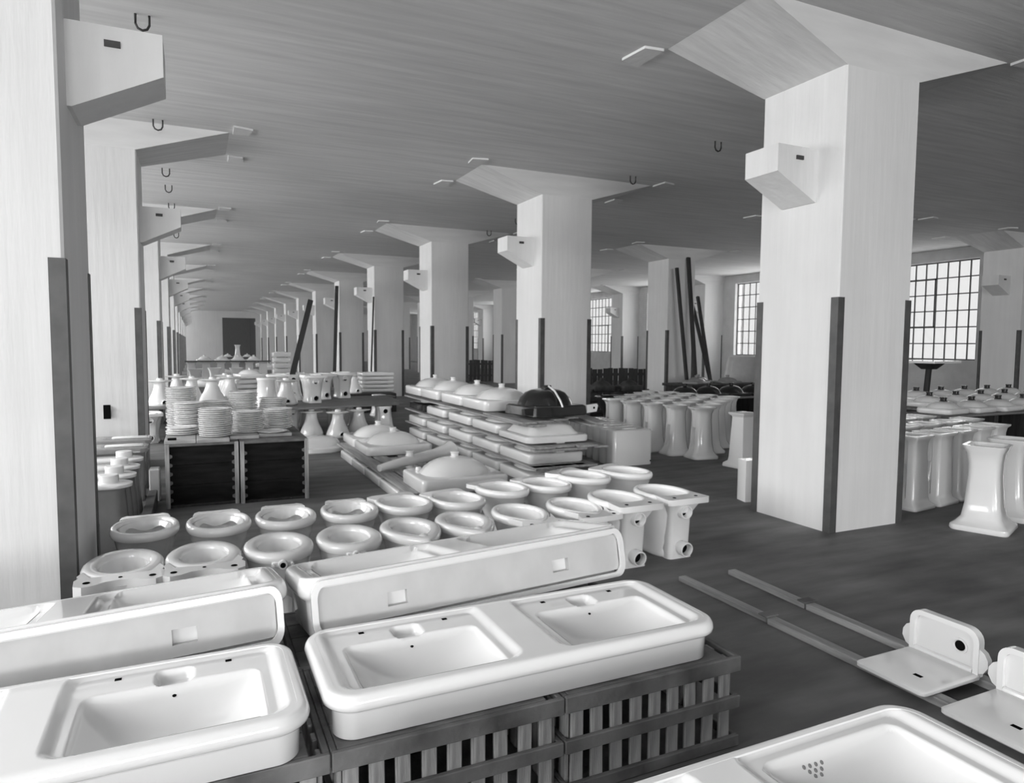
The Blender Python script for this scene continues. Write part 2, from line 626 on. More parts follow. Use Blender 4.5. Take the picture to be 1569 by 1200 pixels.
def basin_z(x, y):
    ax = abs(x) - .35
    dz_ = -sdf_rr(abs(x) - .352, y - .018, .292, .236, .06)     # recessed zone round each bowl
    z = BH - .0003 - .016 * sm(0, .036, dz_)
    # scooped soap recess behind each bowl, open to the bowl
    rd = sdf_rr(ax, y - .158, .054, .05, .028)
    z -= BV['recess'] * .032 * (1 - sm(-.02, .002, rd))
    d = -sdf_rr(ax, y - BV['yc'], .236, BV['hy'], .04)
    if d > 0:
        u, v = min(1, abs(ax) / .236), min(1, abs(y - BV['yc']) / BV['hy'])
        z = min(z, BH - .0163 - .09 * ((1 - u ** 2.5) * (1 - v ** 2.8)) ** .8 * sm(-.002, .018, d))
    return z


def make_basin():
    t = thing('twin_basin', '', 'basin')
    nx, ny = 232, 90
    ins = .022
    xs = [-BW / 2 + ins + (BW - 2 * ins) * i / nx for i in range(nx + 1)]
    ys = [-BD / 2 + ins + (BD - 2 * ins) * j / ny for j in range(ny + 1)]
    e = .0015
    top, bowlA, bowlB = {}, {}, {}
    zg = [[basin_z(x, y) for y in ys] for x in xs]
    nrm = [[Vector((-(basin_z(x + e, y) - basin_z(x - e, y)) / (2 * e), -(basin_z(x, y + e) - basin_z(x, y - e)) / (2 * e), 1)).normalized() for y in ys] for x in xs]
    sets = {'slab': [], 'bowl_l': [], 'bowl_r': []}
    for i in range(nx):
        for j in range(ny):
            cx, cyy = (xs[i] + xs[i + 1]) / 2, (ys[j] + ys[j + 1]) / 2
            if sdf_rr(cx, cyy, BW / 2 - .0225, BD / 2 - .0225, .072) > 0:
                continue
            d = -sdf_rr(abs(cx) - .35, cyy - BV['yc'], .236, BV['hy'], .04)
            key = 'slab' if d < 0 else ('bowl_l' if cx < 0 else 'bowl_r')
            sets[key].append((i, j))
    for key, cells in sets.items():
        idx, vs, ns, fs = {}, [], [], []

        def vid(i, j):
            if (i, j) not in idx:
                idx[(i, j)] = len(vs)
                vs.append((xs[i], ys[j], zg[i][j] - (.0006 if key == 'slab' else 0)))
                ns.append(nrm[i][j])
            return idx[(i, j)]
        for i, j in cells:
            fs.append((vid(i, j), vid(i + 1, j), vid(i + 1, j + 1), vid(i, j + 1)))
        me = bpy.data.meshes.new('slab_top' if key == 'slab' else 'bowl')
        me.from_pydata(vs, [], fs)
        for p in me.polygons:
            p.use_smooth = True
        me.normals_split_custom_set_from_vertices([tuple(v) for v in ns])
        me.materials.append(M['bright'])
        o = bpy.data.objects.new('slab_top' if key == 'slab' else 'bowl', me)
        COL.objects.link(o)
        o.parent = t
    # rim roll and apron
    prof = [(.034, 0), (.03, .004), (.027, .078), (.024, .086), (.01, .092), (.002, .1), (0, .112), (.003, .125), (.009, .1345), (.014, .138), (.02, .1393), (.026, .1396), (.034, .1396), (.036, .136)]
    m = MB()
    m.loft([rrect(BW / 2 - a, BD / 2 - a, max(.095 - a, .03), z, 12) for a, z in prof], cap0=True, cap1=False)
    m.build('rim_and_apron', 'bright', t, angle=60)
    # hollow unglazed back: a raised frame with two pockets
    m = MB()
    y = BD / 2 - .004
    fr = [rrect(BW / 2 - .03, .066, .04, 0, 7), rrect(BW / 2 - .052, .053, .03, 0, 7)]
    R90 = Matrix.Rotation(pi / 2, 4, 'X')
    T = Matrix.Translation((0, y, .068))
    a = [T @ R90 @ p for p in fr[0]]
    b = [Vector((p.x, p.y + .02, p.z)) for p in a]
    c = [Vector((p.x, p.y + .02, p.z)) for p in [T @ R90 @ q for q in fr[1]]]
    d = [Vector((p.x, p.y - .012, p.z)) for p in c]
    m.loft([a, b, c, d], cap0=False, cap1=False)
    m.build('back_frame', 'glaze', t, angle=50)
    pm_ = MB()
    xa = -BW / 2 + .055
    for s in (-.35, .35):
        pm_.box(xa, s - .038, y + .002, y + .004, .02, .116)
        pm_.box(s - .038, s + .038, y + .002, y + .004, .02, .045)
        pm_.box(s - .038, s + .038, y + .002, y + .004, .078, .116)
        xa = s + .038
    pm_.box(xa, BW / 2 - .055, y + .002, y + .004, .02, .116)
    pm_.build('back_panel', 'biscuit', t, smooth=False)
    for s in (-.35, .35):
        k_ = MB()
        yy = y - .03
        vs = [(s + a * .038, b, c) for b in (y + .003, yy) for a, c in ((-1, .045), (1, .045), (1, .078), (-1, .078))]
        k_.add(vs, [(4, 5, 6, 7), (0, 1, 5, 4), (1, 2, 6, 5), (2, 3, 7, 6), (3, 0, 4, 7)])
        k_.build('back_pocket', 'biscuit', t, smooth=False)
        for dx in (-.15, .15):
            MB().box(s + dx - .009, s + dx + .009, .19, .205, BH - .024, BH - .0158).build('tap_hole', 'hole', t, smooth=False)
        MB().lathe([(.026, 0), (.03, .004), (.022, .006), (.016, .003), (.014, -.003)], 18, (s, -.045, basin_z(s, -.045) - .001)).build('drain_ring', 'glaze', t)
        MB().lathe([(.013, 0), (.0, .001)], 14, (s, -.045, basin_z(s, -.045) + .003)).build('drain_hole', 'hole', t)
        n = Vector((0, -.6, .8))
        q = Vector((0, 0, 1)).rotation_difference(n).to_matrix().to_4x4()
        yb = .098
        MB().lathe([(.006, 0), (0, .0015)], 10, M4=Matrix.Translation((s, yb, basin_z(s, yb) + .001)) @ q).build('overflow_hole', 'hole', t)
    return t


bas = make_basin()
TILT = radians(10.5)


def place_basin(o, lab, loc, rz=0, rx=0):
    o.location, o.rotation_euler, o['label'], o['group'] = loc, (rx, 0, rz), lab, 'white twin basins on crates'


place_basin(bas, 'white twin basin on dark crates, front middle, both bowls wholly in view', (.9975, 2.095, CT))
place_basin(dup(bas, '', (0, 0, 0)), 'white twin basin cut by the left edge of the photograph, one bowl fully seen', (-.425, 2.06, CT))
BV.update(recess=0, yc=.0, hy=.2)
nb = make_basin()
place_basin(nb, 'white twin basin cut by the lower right corner, nearest the camera', (1.07, .972, CT))
for ch in list(nb.children):
    if ch.name.startswith(('tap_hole', 'overflow_hole')):
        bpy.data.objects.remove(ch)
n_ = Vector((0, -.75, .66))
q_ = Vector((0, 0, 1)).rotation_difference(n_).to_matrix().to_4x4()
dot = MB().lathe([(.0055, 0), (0, .001)], 8, M4=q_).build('overflow_hole', 'shade', nb)
for k, (dx, dy) in enumerate(((-.04, 0), (-.02, 0), (0, 0), (.02, 0), (-.03, -.009), (-.01, -.009), (.01, -.009), (-.02, -.018), (0, -.018))):
    x_, y_ = .29 + dx, .178 + dy
    if k == 0:
        dot.location = (x_, y_, basin_z(x_, y_) + .001)
    else:
        piece('overflow_hole', dot.data, None, nb, (x_, y_, basin_z(x_, y_) + .001))
BV.update(recess=1, yc=-.047, hy=.164)
# rear basins: backs towards the camera, near edge propped up on a batten
ry = 2.38
zc = CH * .9 + .003


def rear(x, zo, lab):
    # rotated half a turn about z, then tilted: far (front) edge low
    o = dup(bas, lab, (0, 0, 0))
    c = Vector((0, BD / 2 * cos(TILT), BD / 2 * sin(TILT)))
    o.rotation_euler = (-TILT, 0, 0)
    mat = Matrix.Translation((x, ry + .05 + BD / 2 * cos(TILT), zc + zo + BD / 2 * sin(TILT))) @ Matrix.Rotation(radians(1.4), 4, 'Z') @ Matrix.Rotation(-radians(2.2), 4, 'Y') @ Matrix.Rotation(-TILT, 4, 'X') @ Matrix.Rotation(pi, 4, 'Z') @ Matrix.Diagonal((1, 1, 1.55, 1))
    o.matrix_world = mat
    o['label'], o['group'] = lab, 'white twin basins on crates'
    return o


rear(1.015, .028, 'white twin basin tilted on edge behind the front middle one, hollow back panel facing us')
rear(-.4, -.024, 'white twin basin tilted on edge behind the left one, hollow back panel facing us')
for x, zp, lab in ((.985, CH * .9, 'wooden prop under the raised back of the tilted middle basin'), (-.44, CH * .72, 'wooden prop under the raised back of the tilted left basin')):
    o = MB().cbox(x - .55, x + .55, 2.475, 2.545, zp, zp + .07, .004).build('wooden_prop', 'wood', smooth=False)
    tag(o, lab, 'prop', 'props under the tilted basins')


# only the rear basins are the hollow-backed kind
for o in [x for x in bpy.data.objects if x.name.startswith('twin_basin') and 'tilted' not in x['label']]:
    for ch in list(o.children):
        if ch.name.startswith(('back_', 'pocket_lip')):
            bpy.data.objects.remove(ch)


# ------------------------------------------------------------------ lavatory pans
NP = 40


def ovo(a, f, b, z, y0=0, ef=2.0, eb=2.0, n=NP):
    out = []
    for k in range(n):
        t = 2 * pi * k / n
        c, s = cos(t), sin(t)
        e, L = (ef, f) if s > 0 else (eb, b)
        out.append(Vector((a * math.copysign(abs(c) ** (2 / e), c), y0 + L * math.copysign(abs(s) ** (2 / e), s), z)))
    return out


def spigot(m, p0, p1, ro, n=18):
    """pipe socket with a collar and a real bore"""
    p0, p1 = Vector(p0), Vector(p1)
    d = (p1 - p0).normalized()
    a = d.cross(Vector((0, 0, 1))).normalized()
    b = d.cross(a)
    rings = []
    for p, r in ((p0, ro * .86), (p1 - d * .05, ro * .86), (p1 - d * .042, ro), (p1 - d * .004, ro), (p1, ro * .96), (p1, ro * .82), (p1 - d * .01, ro * .78), (p1 - d * .05, ro * .76)):
        rings.append([p + r * (cos(2 * pi * k / n) * a + sin(2 * pi * k / n) * b) for k in range(n)])
    m.loft(rings)


def hole(name, p, d, r, parent, mat='hole'):
    q = Vector((0, 0, 1)).rotation_difference(Vector(d).normalized()).to_matrix().to_4x4()
    return MB().lathe([(r, 0), (r * .9, .0015), (0, .0016)], 16, M4=Matrix.Translation(p) @ q).build(name, mat, parent)


def make_pan(kind):
    t = thing('lavatory_pan', '', 'toilet pan')
    h = .40
    if kind in 'AB':
        bodyp = [(.10, .15, .13, 0, -.04), (.105, .155, .135, .012, -.04), (.1, .145, .13, .03, -.04), (.08, .115, .11, .1, -.03), (.108, .16, .14, .16, -.01),
                 (.146, .208, .184, .24, 0), (.165, .233, .205, .305, 0), (.17, .24, .21, .345, 0)]
        rim = [(.178, .25, .215, .352), (.184, .258, .222, .365), (.185, .26, .223, .382), (.178, .252, .216, .396), (.168, .242, .206, .402), (.15, .222, .184, .401), (.142, .213, .175, .394), (.139, .209, .171, .38)]
        ef, eb = 2.0, 2.1
        rim[4:] = [(.165, .238, .203, .402), (.125, .19, .16, .4), (.114, .178, .148, .392), (.111, .174, .144, .378)]
    elif kind in 'CD':
        bodyp = [(.10, .15, .15, 0, -.04), (.105, .155, .155, .012, -.04), (.1, .145, .15, .03, -.04), (.085, .12, .14, .1, -.03), (.1, .15, .15, .17, -.01),
                 (.135, .19, .2, .24, 0), (.158, .222, .24, .305, 0), (.168, .238, .27, .345, 0)]
        rim = [(.175, .248, .29, .352), (.181, .256, .3, .365), (.182, .258, .302, .382), (.175, .25, .294, .396), (.165, .24, .284, .402), (.147, .221, .25, .401), (.139, .212, .236, .394), (.136, .208, .231, .38)]
        ef, eb = 2.0, 1.45
        if kind == 'C':
            rim[4:] = [(.164, .238, .28, .402), (.122, .19, .2, .4), (.112, .178, .185, .392), (.109, .174, .18, .378)]
    elif kind in 'EI':
        h = .43
        bodyp = [(.135, .2, .19, 0, 0), (.14, .205, .195, .012, 0), (.137, .2, .19, .03, 0), (.125, .18, .17, .06, 0), (.128, .175, .17, .14, 0), (.14, .19, .18, .22, 0),
                 (.15, .2, .19, .3, 0), (.165, .225, .2, .35, 0), (.17, .235, .205, .375, 0)]
        rim = [(.176, .242, .21, .38), (.183, .25, .216, .39), (.185, .253, .218, .41), (.179, .246, .212, .425), (.168, .234, .2, .431), (.153, .218, .178, .43), (.146, .21, .17, .423), (.143, .207, .168, .412)]
        ef, eb = 2.0, 2.6 if kind == 'E' else 2.0
    else:   # G, H oval bowls of the rear row
        bodyp = [(.10, .15, .13, 0, -.02), (.105, .155, .135, .012, -.02), (.1, .145, .13, .03, -.02), (.088, .12, .115, .1, -.02), (.105, .15, .14, .17, -.01),
                 (.14, .18, .18, .24, 0), (.162, .205, .205, .305, 0), (.172, .22, .218, .345, 0)]
        rim = [(.182, .232, .226, .352), (.189, .24, .233, .365), (.19, .242, .235, .382), (.184, .235, .228, .396), (.174, .226, .218, .402), (.158, .207, .2, .401), (.15, .198, .191, .394), (.147, .194, .187, .38)]
        ef, eb = 2.1, 2.2
    m = MB()
    rings = [ovo(a, f, b, z, y0, ef if z > .2 else 2.3, eb if z > .2 else 2.3) for a, f, b, z, y0 in bodyp]
    m.loft(rings + [ovo(*rim[0], 0, ef, eb)], cap1=False)
    m.build('body', 'glaze', t, angle=70)
    m = MB()
    m.loft([ovo(*r, 0, ef, eb) for r in rim], cap0=False, cap1=False)
    m.build('rim', 'bright', t, angle=80)
    a, f, b, z = rim[-1]
    w_ = 1.1 if kind == 'G' else 1.02
    inner = [(a, f, b, z), (a * w_, f * w_, b * w_, z - .035), (a * (w_ - .05), f * (w_ - .05), b * (w_ - .05), z - .08), (a * .86, f * .85, b * .8, z - .13), (a * .62, f * .6, b * .55, z - .18), (a * .4, f * .35, b * .32, z - .2), (.01, .01, .01, z - .205)]
    m = MB()
    m.loft([ovo(p[0], p[1], p[2], p[3], 0, ef, eb) for p in inner], cap0=False)
    m.build('bowl', 'bright', t, angle=80)
    hole('trap_hole', (0, -.05, z - .196), (0, .15, 1), .042, t)
    zt = rim[4][3]
    if kind == 'A':
        poly = [(-.165, -.09), (-.185, -.15), (-.175, -.185), (-.19, -.215), (-.185, -.3), (-.15, -.325), (-.1, -.315), (-.06, -.285), (0, -.275), (.06, -.285), (.1, -.315), (.15, -.325), (.185, -.3), (.19, -.215), (.175, -.185), (.185, -.15), (.165, -.09), (.13, -.19), (0, -.2), (-.13, -.19)]
        m = MB()
        m.prism(poly[:17] + poly[17:], zt - .05, zt - .002)
        m.build('seat_ledge', 'bright', t, angle=40)
        for x, y in ((-.135, -.27), (0, -.24), (.135, -.27)):
            hole('bolt_hole', (x, y, zt - .001), (0, 0, 1), .016 if x else .009, t)
        MB().loft([rrect(.075, .07, .02, .0, 4, 0, -.2), rrect(.07, .065, .02, .2, 4, 0, -.2), rrect(.085, .08, .02, zt - .03, 4, 0, -.2)]).build('trap', 'glaze', t)
    elif kind == 'B':
        m = MB()
        m.tube([(0, -.19, .35), (0, -.232, .35), (0, -.24, .35)], [.026, .024, .022], 14)
        m.cbox(-.055, .055, -.222, -.205, .335, .365, .005)
        m.build('inlet_boss', 'bright', t)
        hole('inlet_hole', (0, -.2405, .35), (0, -1, 0), .014, t)
        for x in (-.045, .045):
            m = MB().tube([(x, -.205, .35), (x * 1.1, -.236, .35)], [.01, .008], 8)
            m.build('fixing_lug', 'bright', t)
        MB().tube([(0, -.1, .12), (0, -.22, .1), (0, -.3, .06)], [.06, .05, .045], 14).build('outlet', 'glaze', t)
    elif kind == 'C':
        m = MB()
        spigot(m, (0, -.22, .365), (0, -.4, .345), .045)
        m.tube([(0, -.2, .36), (0, -.3, .352)], [.05, .036], 14)
        m.build('inlet_spigot', 'bright', t)
        hole('inlet_hole', (0, -.353, .3495), (0, -1, -.11), .029, t)
        MB().tube([(0, -.1, .2), (.02, -.24, .18), (.05, -.3, .06)], [.08, .07, .05], 14).build('outlet', 'glaze', t)
    elif kind == 'D':
        m = MB()
        m.prism([(-.155, -.12), (-.12, -.24), (-.15, -.3), (-.155, -.35), (-.1, -.365), (.1, -.365), (.155, -.35), (.15, -.3), (.12, -.24), (.155, -.12), (.1, -.21), (0, -.225), (-.1, -.21)], zt - .035, zt - .002)
        m.build('seat_ledge', 'bright', t)
        for x in (-.1, .1):
            hole('bolt_hole', (x, -.325, zt - .001), (0, 0, 1), .013, t)
        MB().loft([rrect(.06, .05, .02, 0, 4, 0, -.24), rrect(.06, .05, .02, .2, 4, 0, -.24), rrect(.075, .07, .02, zt - .02, 4, 0, -.25)]).build('trap', 'glaze', t)
    elif kind == 'E':
        m = MB()
        m.prism([(-.155, -.1), (-.165, -.2), (-.17, -.28), (-.15, -.295), (.15, -.295), (.17, -.28), (.165, -.2), (.155, -.1), (.1, -.165), (0, -.175), (-.1, -.165)], zt - .04, zt)
        m.build('seat_ledge', 'bright', t)
        for x in (-.09, .09):
            hole('bolt_hole', (x, -.24, zt + .001), (0, 0, 1), .013, t)
        m = MB()
        spigot(m, (0, -.12, .33), (0, -.265, .33), .048)
        m.build('inlet_spigot', 'bright', t)
        hole('inlet_hole', (0, -.217, .33), (0, -1, 0), .035, t)
        m = MB()
        spigot(m, (0, -.1, .085), (0, -.275, .075), .05)
        m.build('outlet_spigot', 'bright', t)
        hole('outlet_hole', (0, -.227, .077), (0, -1, 0), .036, t)
        MB().loft([rrect(.1, .06, .03, .0, 4, 0, -.15), rrect(.085, .06, .03, .1, 4, 0, -.14), rrect(.09, .06, .03, .3, 4, 0, -.15), rrect(.13, .07, .03, zt - .03, 4, 0, -.2)]).build('back', 'glaze', t, angle=60)
    elif kind == 'G':
        # ledge with two little ears and the wavy skirt of the flushing rim
        m = MB()
        m.prism([(-.14, -.15), (-.13, -.215), (-.1, -.25), (-.085, -.24), (0, -.238), (.085, -.24), (.1, -.25), (.13, -.215), (.14, -.15), (.1, -.182), (0, -.2), (-.1, -.182)], zt - .016, zt + .004)
        m.build('back_ledge', 'bright', t)
        n = 28
        vs, fs = [], []
        for k in range(n + 1):
            an = pi + pi * k / n
            for s, zz in ((1.0, z), (.9, z - .036 - .02 * cos(4 * (an - 1.5 * pi)) - .012 * abs(cos(an)))):
                vs.append((a * s * cos(an), b * s * sin(an), zz))
        for k in range(n):
            fs.append((2 * k, 2 * k + 2, 2 * k + 3, 2 * k + 1))
        o2 = MB().add(vs, fs)
        o2.add([(v[0] * .975, v[1] * .975, v[2] + .002) for v in vs], fs)
        o2.add([vs[2 * k + 1] for k in range(n + 1)] + [(vs[2 * k + 1][0] * .975, vs[2 * k + 1][1] * .975, vs[2 * k + 1][2] + .002) for k in range(n + 1)], [(k, k + 1, n + 2 + k, n + 1 + k) for k in range(n)])
        o2.build('flushing_skirt', 'bright', t, angle=60)
    elif kind in 'HI':
        m = MB()
        m.prism([(-.15, -.1), (-.175, -.2), (-.17, -.235), (-.12, -.255), (.12, -.255), (.17, -.235), (.175, -.2), (.15, -.1), (.1, -.17), (0, -.185), (-.1, -.17)], zt - .03, zt)
        m.build('seat_ledge', 'bright', t)
        m = MB()
        m.cbox(-.06, .06, -.05, .09, z - .17, z - .115, .006)
        m.build('inner_step', 'bright', t)
    return t


pans = {}
front = [('A', -.33, 3.69, .03, 'white pan with wavy hinge ledge and three holes, leftmost of the front row'),
         ('A', .02, 3.69, .0, 'white pan with wavy hinge ledge, second from left in the front row'),
         ('B', .38, 3.73, -.02, 'white pan with small drilled boss, third from left in the front row'),
         ('B', .75, 3.74, -.02, 'white pan with small drilled boss, fourth from left in the front row'),
         ('C', 1.11, 3.77, .06, 'white teardrop pan with open spigot, fifth from left in the front row'),
         ('C', 1.45, 3.79, .03, 'white teardrop pan with open spigot, sixth from left in the front row'),
         ('D', 1.85, 3.85, .05, 'white long pan with flat hinge ledge, seventh from left in the front row'),
         ('D', 2.26, 3.88, .02, 'white long pan with flat hinge ledge, eighth from left in the front row'),
         ('E', 2.58, 3.86, 0, 'tall white pan with two pipe sockets, second from the right end of the front row'),
         ('E', 2.99, 3.9, 0, 'tall white pan with two pipe sockets at the right end of the front row')]
back = [('G', -.28, 4.42, .06, 'white oval pan with wavy inner skirt, leftmost of the rear row'),
        ('G', .11, 4.37, .05, 'white oval pan with wavy inner skirt, second from left in the rear row'),
        ('G', .49, 4.37, .0, 'white oval pan with wavy inner skirt, third from left in the rear row'),
        ('G', .88, 4.37, -.03, 'white oval pan with wavy inner skirt, fourth from left in the rear row'),
        ('H', 1.25, 4.42, .2, 'white oval pan with back ledge, fifth from left in the rear row'),
        ('H', 1.62, 4.4, .25, 'white oval pan with inner step, sixth from left in the rear row'),
        ('H', 2.05, 4.6, .25, 'white oval pan with inner step, seventh from left in the rear row'),
        ('H', 2.42, 4.62, .25, 'white oval pan with inner step, eighth from left in the rear row'),
        ('I', 2.77, 4.66, .4, 'tall white round pan, second from the right end of the rear row'),
        ('I', 3.19, 4.69, .4, 'tall white round pan at the right end of the rear row')]
for row, grp, base in ((front, 'pans in the front row', 0), (back, 'pans in the rear row', pi)):
    for kd, x, y, rz, lab in row:
        if kd not in pans:
            o = pans[kd] = make_pan(kd)
        else:
            o = dup(pans[kd], lab, (0, 0, 0))
        o.location, o.rotation_euler, o['label'], o['group'] = (x, y, 0), (0, 0, base + rz), lab, grp
        if kd not in 'EI':
            o.scale = (.95, .96, 1)


# ------------------------------------------------------------------ upside-down sinks
def make_sink(lx, ly, h, dome, boss=True, rd=.06, mat='glaze', lugs=False, bossm=None, base_in=.012):
    t = thing('upturned_sink', '', 'sink')
    m = MB()
    ax, ay = lx / 2, ly / 2
    m.loft([rrect(ax - base_in, ay - base_in, rd, 0), rrect(ax, ay, rd, .012), rrect(ax, ay, rd, h - .018), rrect(ax - .006, ay - .006, rd, h - .005), rrect(ax - .02, ay - .02, rd - .01, h)])
    m.build('apron', mat, t, angle=60)
    bx, by = ax * .8, ay * .8
    rr = [(1.0, -.004), (.985, .004), (.94, .02 / .13 * dome), (.86, .05 / .13 * dome), (.72, .083 / .13 * dome), (.52, .11 / .13 * dome), (.3, .126 / .13 * dome), (.12, dome)]
    m = MB()
    m.loft([ellip(bx * s, by * s, h + z, 6, 0, 0, 2.5) for s, z in rr])
    m.build('domed_underside', mat, t, angle=60)
    if boss:
        MB().lathe([(.06, -.012), (.052, .0), (.036, .012), (.036, .035), (.042, .04), (.042, .052), (.034, .055)], 18, (0, 0, h + dome - .004)).build('waste_outlet', bossm or mat, t)
    if lugs:
        for x, y in ((-.7, .62), (-.45, .8)):
            MB().lathe([(.03, -.004), (.026, .02), (.022, .03)], 12, (ax * x, ay * y, h)).build('tap_boss', mat, t)
    return t


sk = make_sink(.66, .8, .11, .07, boss=False)           # flat layers of the stack
XS = 3.12
units = [6.3, 7.15, 8.03, 9.0, 9.93]
levels = {2: .205, 3: .425}
used = False
pos_word = ['nearest', 'second', 'third', 'fourth', 'farthest']
for lv, z in ((1, .0), (2, .205), (3, .425)):
    word = {1: 'bottom', 2: 'second', 3: 'third'}[lv]
    for k, y in enumerate(units):
        if lv == 3 and k in (0, 4):
            continue
        lab = 'upturned white sink in the %s layer of the boarded stack, %s along it' % (word, pos_word[k])
        o = sk if not used else dup(sk, lab, (0, 0, 0))
        used = True
        o.location, o['label'], o['group'] = (XS + .33, y + .4, z), lab, 'sinks in the boarded stack'
# nearest sink of the third layer: thin flared lip with an open corner
t = thing('upturned_sink', 'upturned white sink with flared thin lip on a spacer, nearest of the third layer', 'sink', (XS + .33, 6.66, .432), 0, 'sinks in the boarded stack')
m = MB()
m.loft([rrect(.365, .40, .08, 0), rrect(.37, .405, .08, .01), rrect(.37, .405, .08, .06), rrect(.36, .395, .07, .068), rrect(.33, .36, .06, .07)])
m.build('apron', 'glaze', t)
MB().loft([rrect(.31, .33, .08, .065), rrect(.28, .3, .09, .1), rrect(.25, .27, .1, .15), rrect(.2, .22, .1, .17)]).build('domed_underside', 'glaze', t)
o = MB().cbox(XS + .33, XS + .43, 6.32, 6.42, .315, .432, .005).build('white_spacer_block', 'glaze', smooth=False)
tag(o, 'small white block propping the flared sink at the near end of the stack', 'block')
o = MB().loft([rrect(.3, .38, .05, 0), rrect(.31, .39, .05, .012), rrect(.31, .39, .05, .1), rrect(.29, .37, .05, .11)]).build('dark_sink', 'black')
o.location = (XS + .32, units[4] + .4, .425)
tag(o, 'dark glazed sink at the far end of the third stack layer', 'sink')

# top layer with domes
tops = [(7.45, .0, 'nearest'), (8.27, 0, 'second'), (9.22, 0, 'third'), (10.06, 0, 'farthest')]
sk4 = make_sink(.78, .8, .13, .13)
for k, (y, r, w) in enumerate(tops):
    lab = 'upturned white domed sink on top of the boarded stack, %s of the four white ones' % w
    o = sk4 if k == 0 else dup(sk4, lab, (0, 0, 0))
    o.location, o['label'], o['group'] = (XS + .37, y + .4, .655), lab, 'domed sinks on the stack'

# dark sink with a white face, on the near end
t = thing('dark_fireclay_sink', 'dark brown upturned sink with splash back, near end of the stack top', 'sink', (3.62, 6.9, .665), radians(8))
m = MB()
m.loft([rrect(.36, .3, .04, 0), rrect(.37, .31, .04, .01), rrect(.36, .3, .04, .1), rrect(.34, .28, .04, .115)])
m.build('apron', 'black', t)
m = MB()
m.loft([ellip(.33 * s, .26 * s, .105 + z, 6, 0, .02, 2.3) for s, z in ((1, 0), (.97, .03), (.88, .09), (.72, .14), (.5, .172), (.25, .186), (.1, .19))])
m.build('domed_underside', 'black', t, angle=60)
MB().cbox(-.045, .045, -.05, .04, .28, .33, .008).build('waste_outlet', 'black', t, smooth=False)
m = MB()
m.tube([(0, -.05, .32), (.005, -.16, .27), (.01, -.26, .17), (.012, -.305, .1)], [.012, .012, .012, .01], 8)
m.build('glaze_run', 'glaze', t)
m = MB()
m.prism([(.36, .02), (.5, .03), (.52, .1), (.5, .12), (.36, .11)], 0, 1, Matrix(((1, 0, 0, 0), (0, 0, .03, -.3), (0, 1, 0, 0), (0, 0, 0, 1))))
o = m.build('white_lug', 'bright', t, smooth=False)
hole('bolt_hole', (.46, -.301, .075), (0, -1, 0), .014, o)
m = MB()
m.prism([(-.36, .02), (-.47, .03), (-.48, .09), (-.36, .1)], 0, 1, Matrix(((1, 0, 0, 0), (0, 0, .06, -.28), (0, 1, 0, 0), (0, 0, 0, 1))))
m.build('side_lug', 'black', t, smooth=False)
t = thing('dark_pan_lid', 'small dark sink upside down behind the white domed sinks', 'sink', (3.99, 9.8, .655), .3)
m = MB()
m.loft([rrect(.08, .3, .05, 0), rrect(.08, .3, .05, .1), rrect(.07, .27, .05, .12)])
m.build('apron', 'black', t)
m = MB()
m.loft([ellip(.06 * s, .22 * s, .12 + z) for s, z in ((1, 0), (.9, .05), (.7, .08), (.3, .1))])
m.build('domed_underside', 'black', t)
for (y, z) in ((9.3, .0), (9.3, .2), (9.3, .41)):
    pass

# boards between the layers
n_ = 0
bspec = []
for lv, z in ((1, .183), (2, .39), (3, .6)):
    for j, x in enumerate((XS - .03, XS + .22, XS + .47)):
        bspec.append((lv, x, z, j))
bspec.append((3, XS + .72, .6, 3))
for lv, x, z, j in bspec:
    w = {1: 'lowest', 2: 'middle', 3: 'top'}[lv]
    ya = 6.08 + random.uniform(0, .1) if lv < 3 else 6.5 + .12 * j
    o = MB().cbox(0, .24, 0, 10.85 - ya, 0, .022, .003).build('stack_board', 'board', smooth=False)
    o.location = (x, ya, z)
    o.rotation_euler = (0, 0, random.uniform(-.004, .004))
    tag(o, 'long grey board in the %s board layer of the sink stack, %s from the aisle' % (w, ORD[j]), 'board', 'boards between the stacked sinks')
for j, (x, y0, z, L, r) in enumerate(((XS - .06, 6.35, .625, 1.15, -.03), (XS + .02, 6.28, .6, .5, .02), (XS + .75, 6.35, .57, 1.1, -.12), (XS + .8, 6.3, .595, .9, -.2), (XS + .72, 6.2, .36, 1.0, -.1))):
    o = MB().cbox(0, .17, 0, L, 0, .022, .003).build('short_board', 'board', smooth=False)
    o.location, o.rotation_euler = (x, y0, z), (0, 0, r)
    tag(o, 'short rough board at the near end of the sink stack, %s' % ('left, upper', 'left, lower', 'right, middle', 'right, upper', 'right, lowest')[j], 'board', 'short boards at the near end of the stack')
for j, (z, w) in enumerate(((.36, 'middle'), (.18, 'lowest'))):
    o = MB().cbox(XS - .02, XS + .6, 6.14, 6.24, z + (.0 if j == 0 else -.0), z + .025, .003).build('cross_batten', 'board', smooth=False)
    tag(o, 'short cross batten under the %s boards at the near end of the stack' % w, 'batten', 'cross battens of the stack')

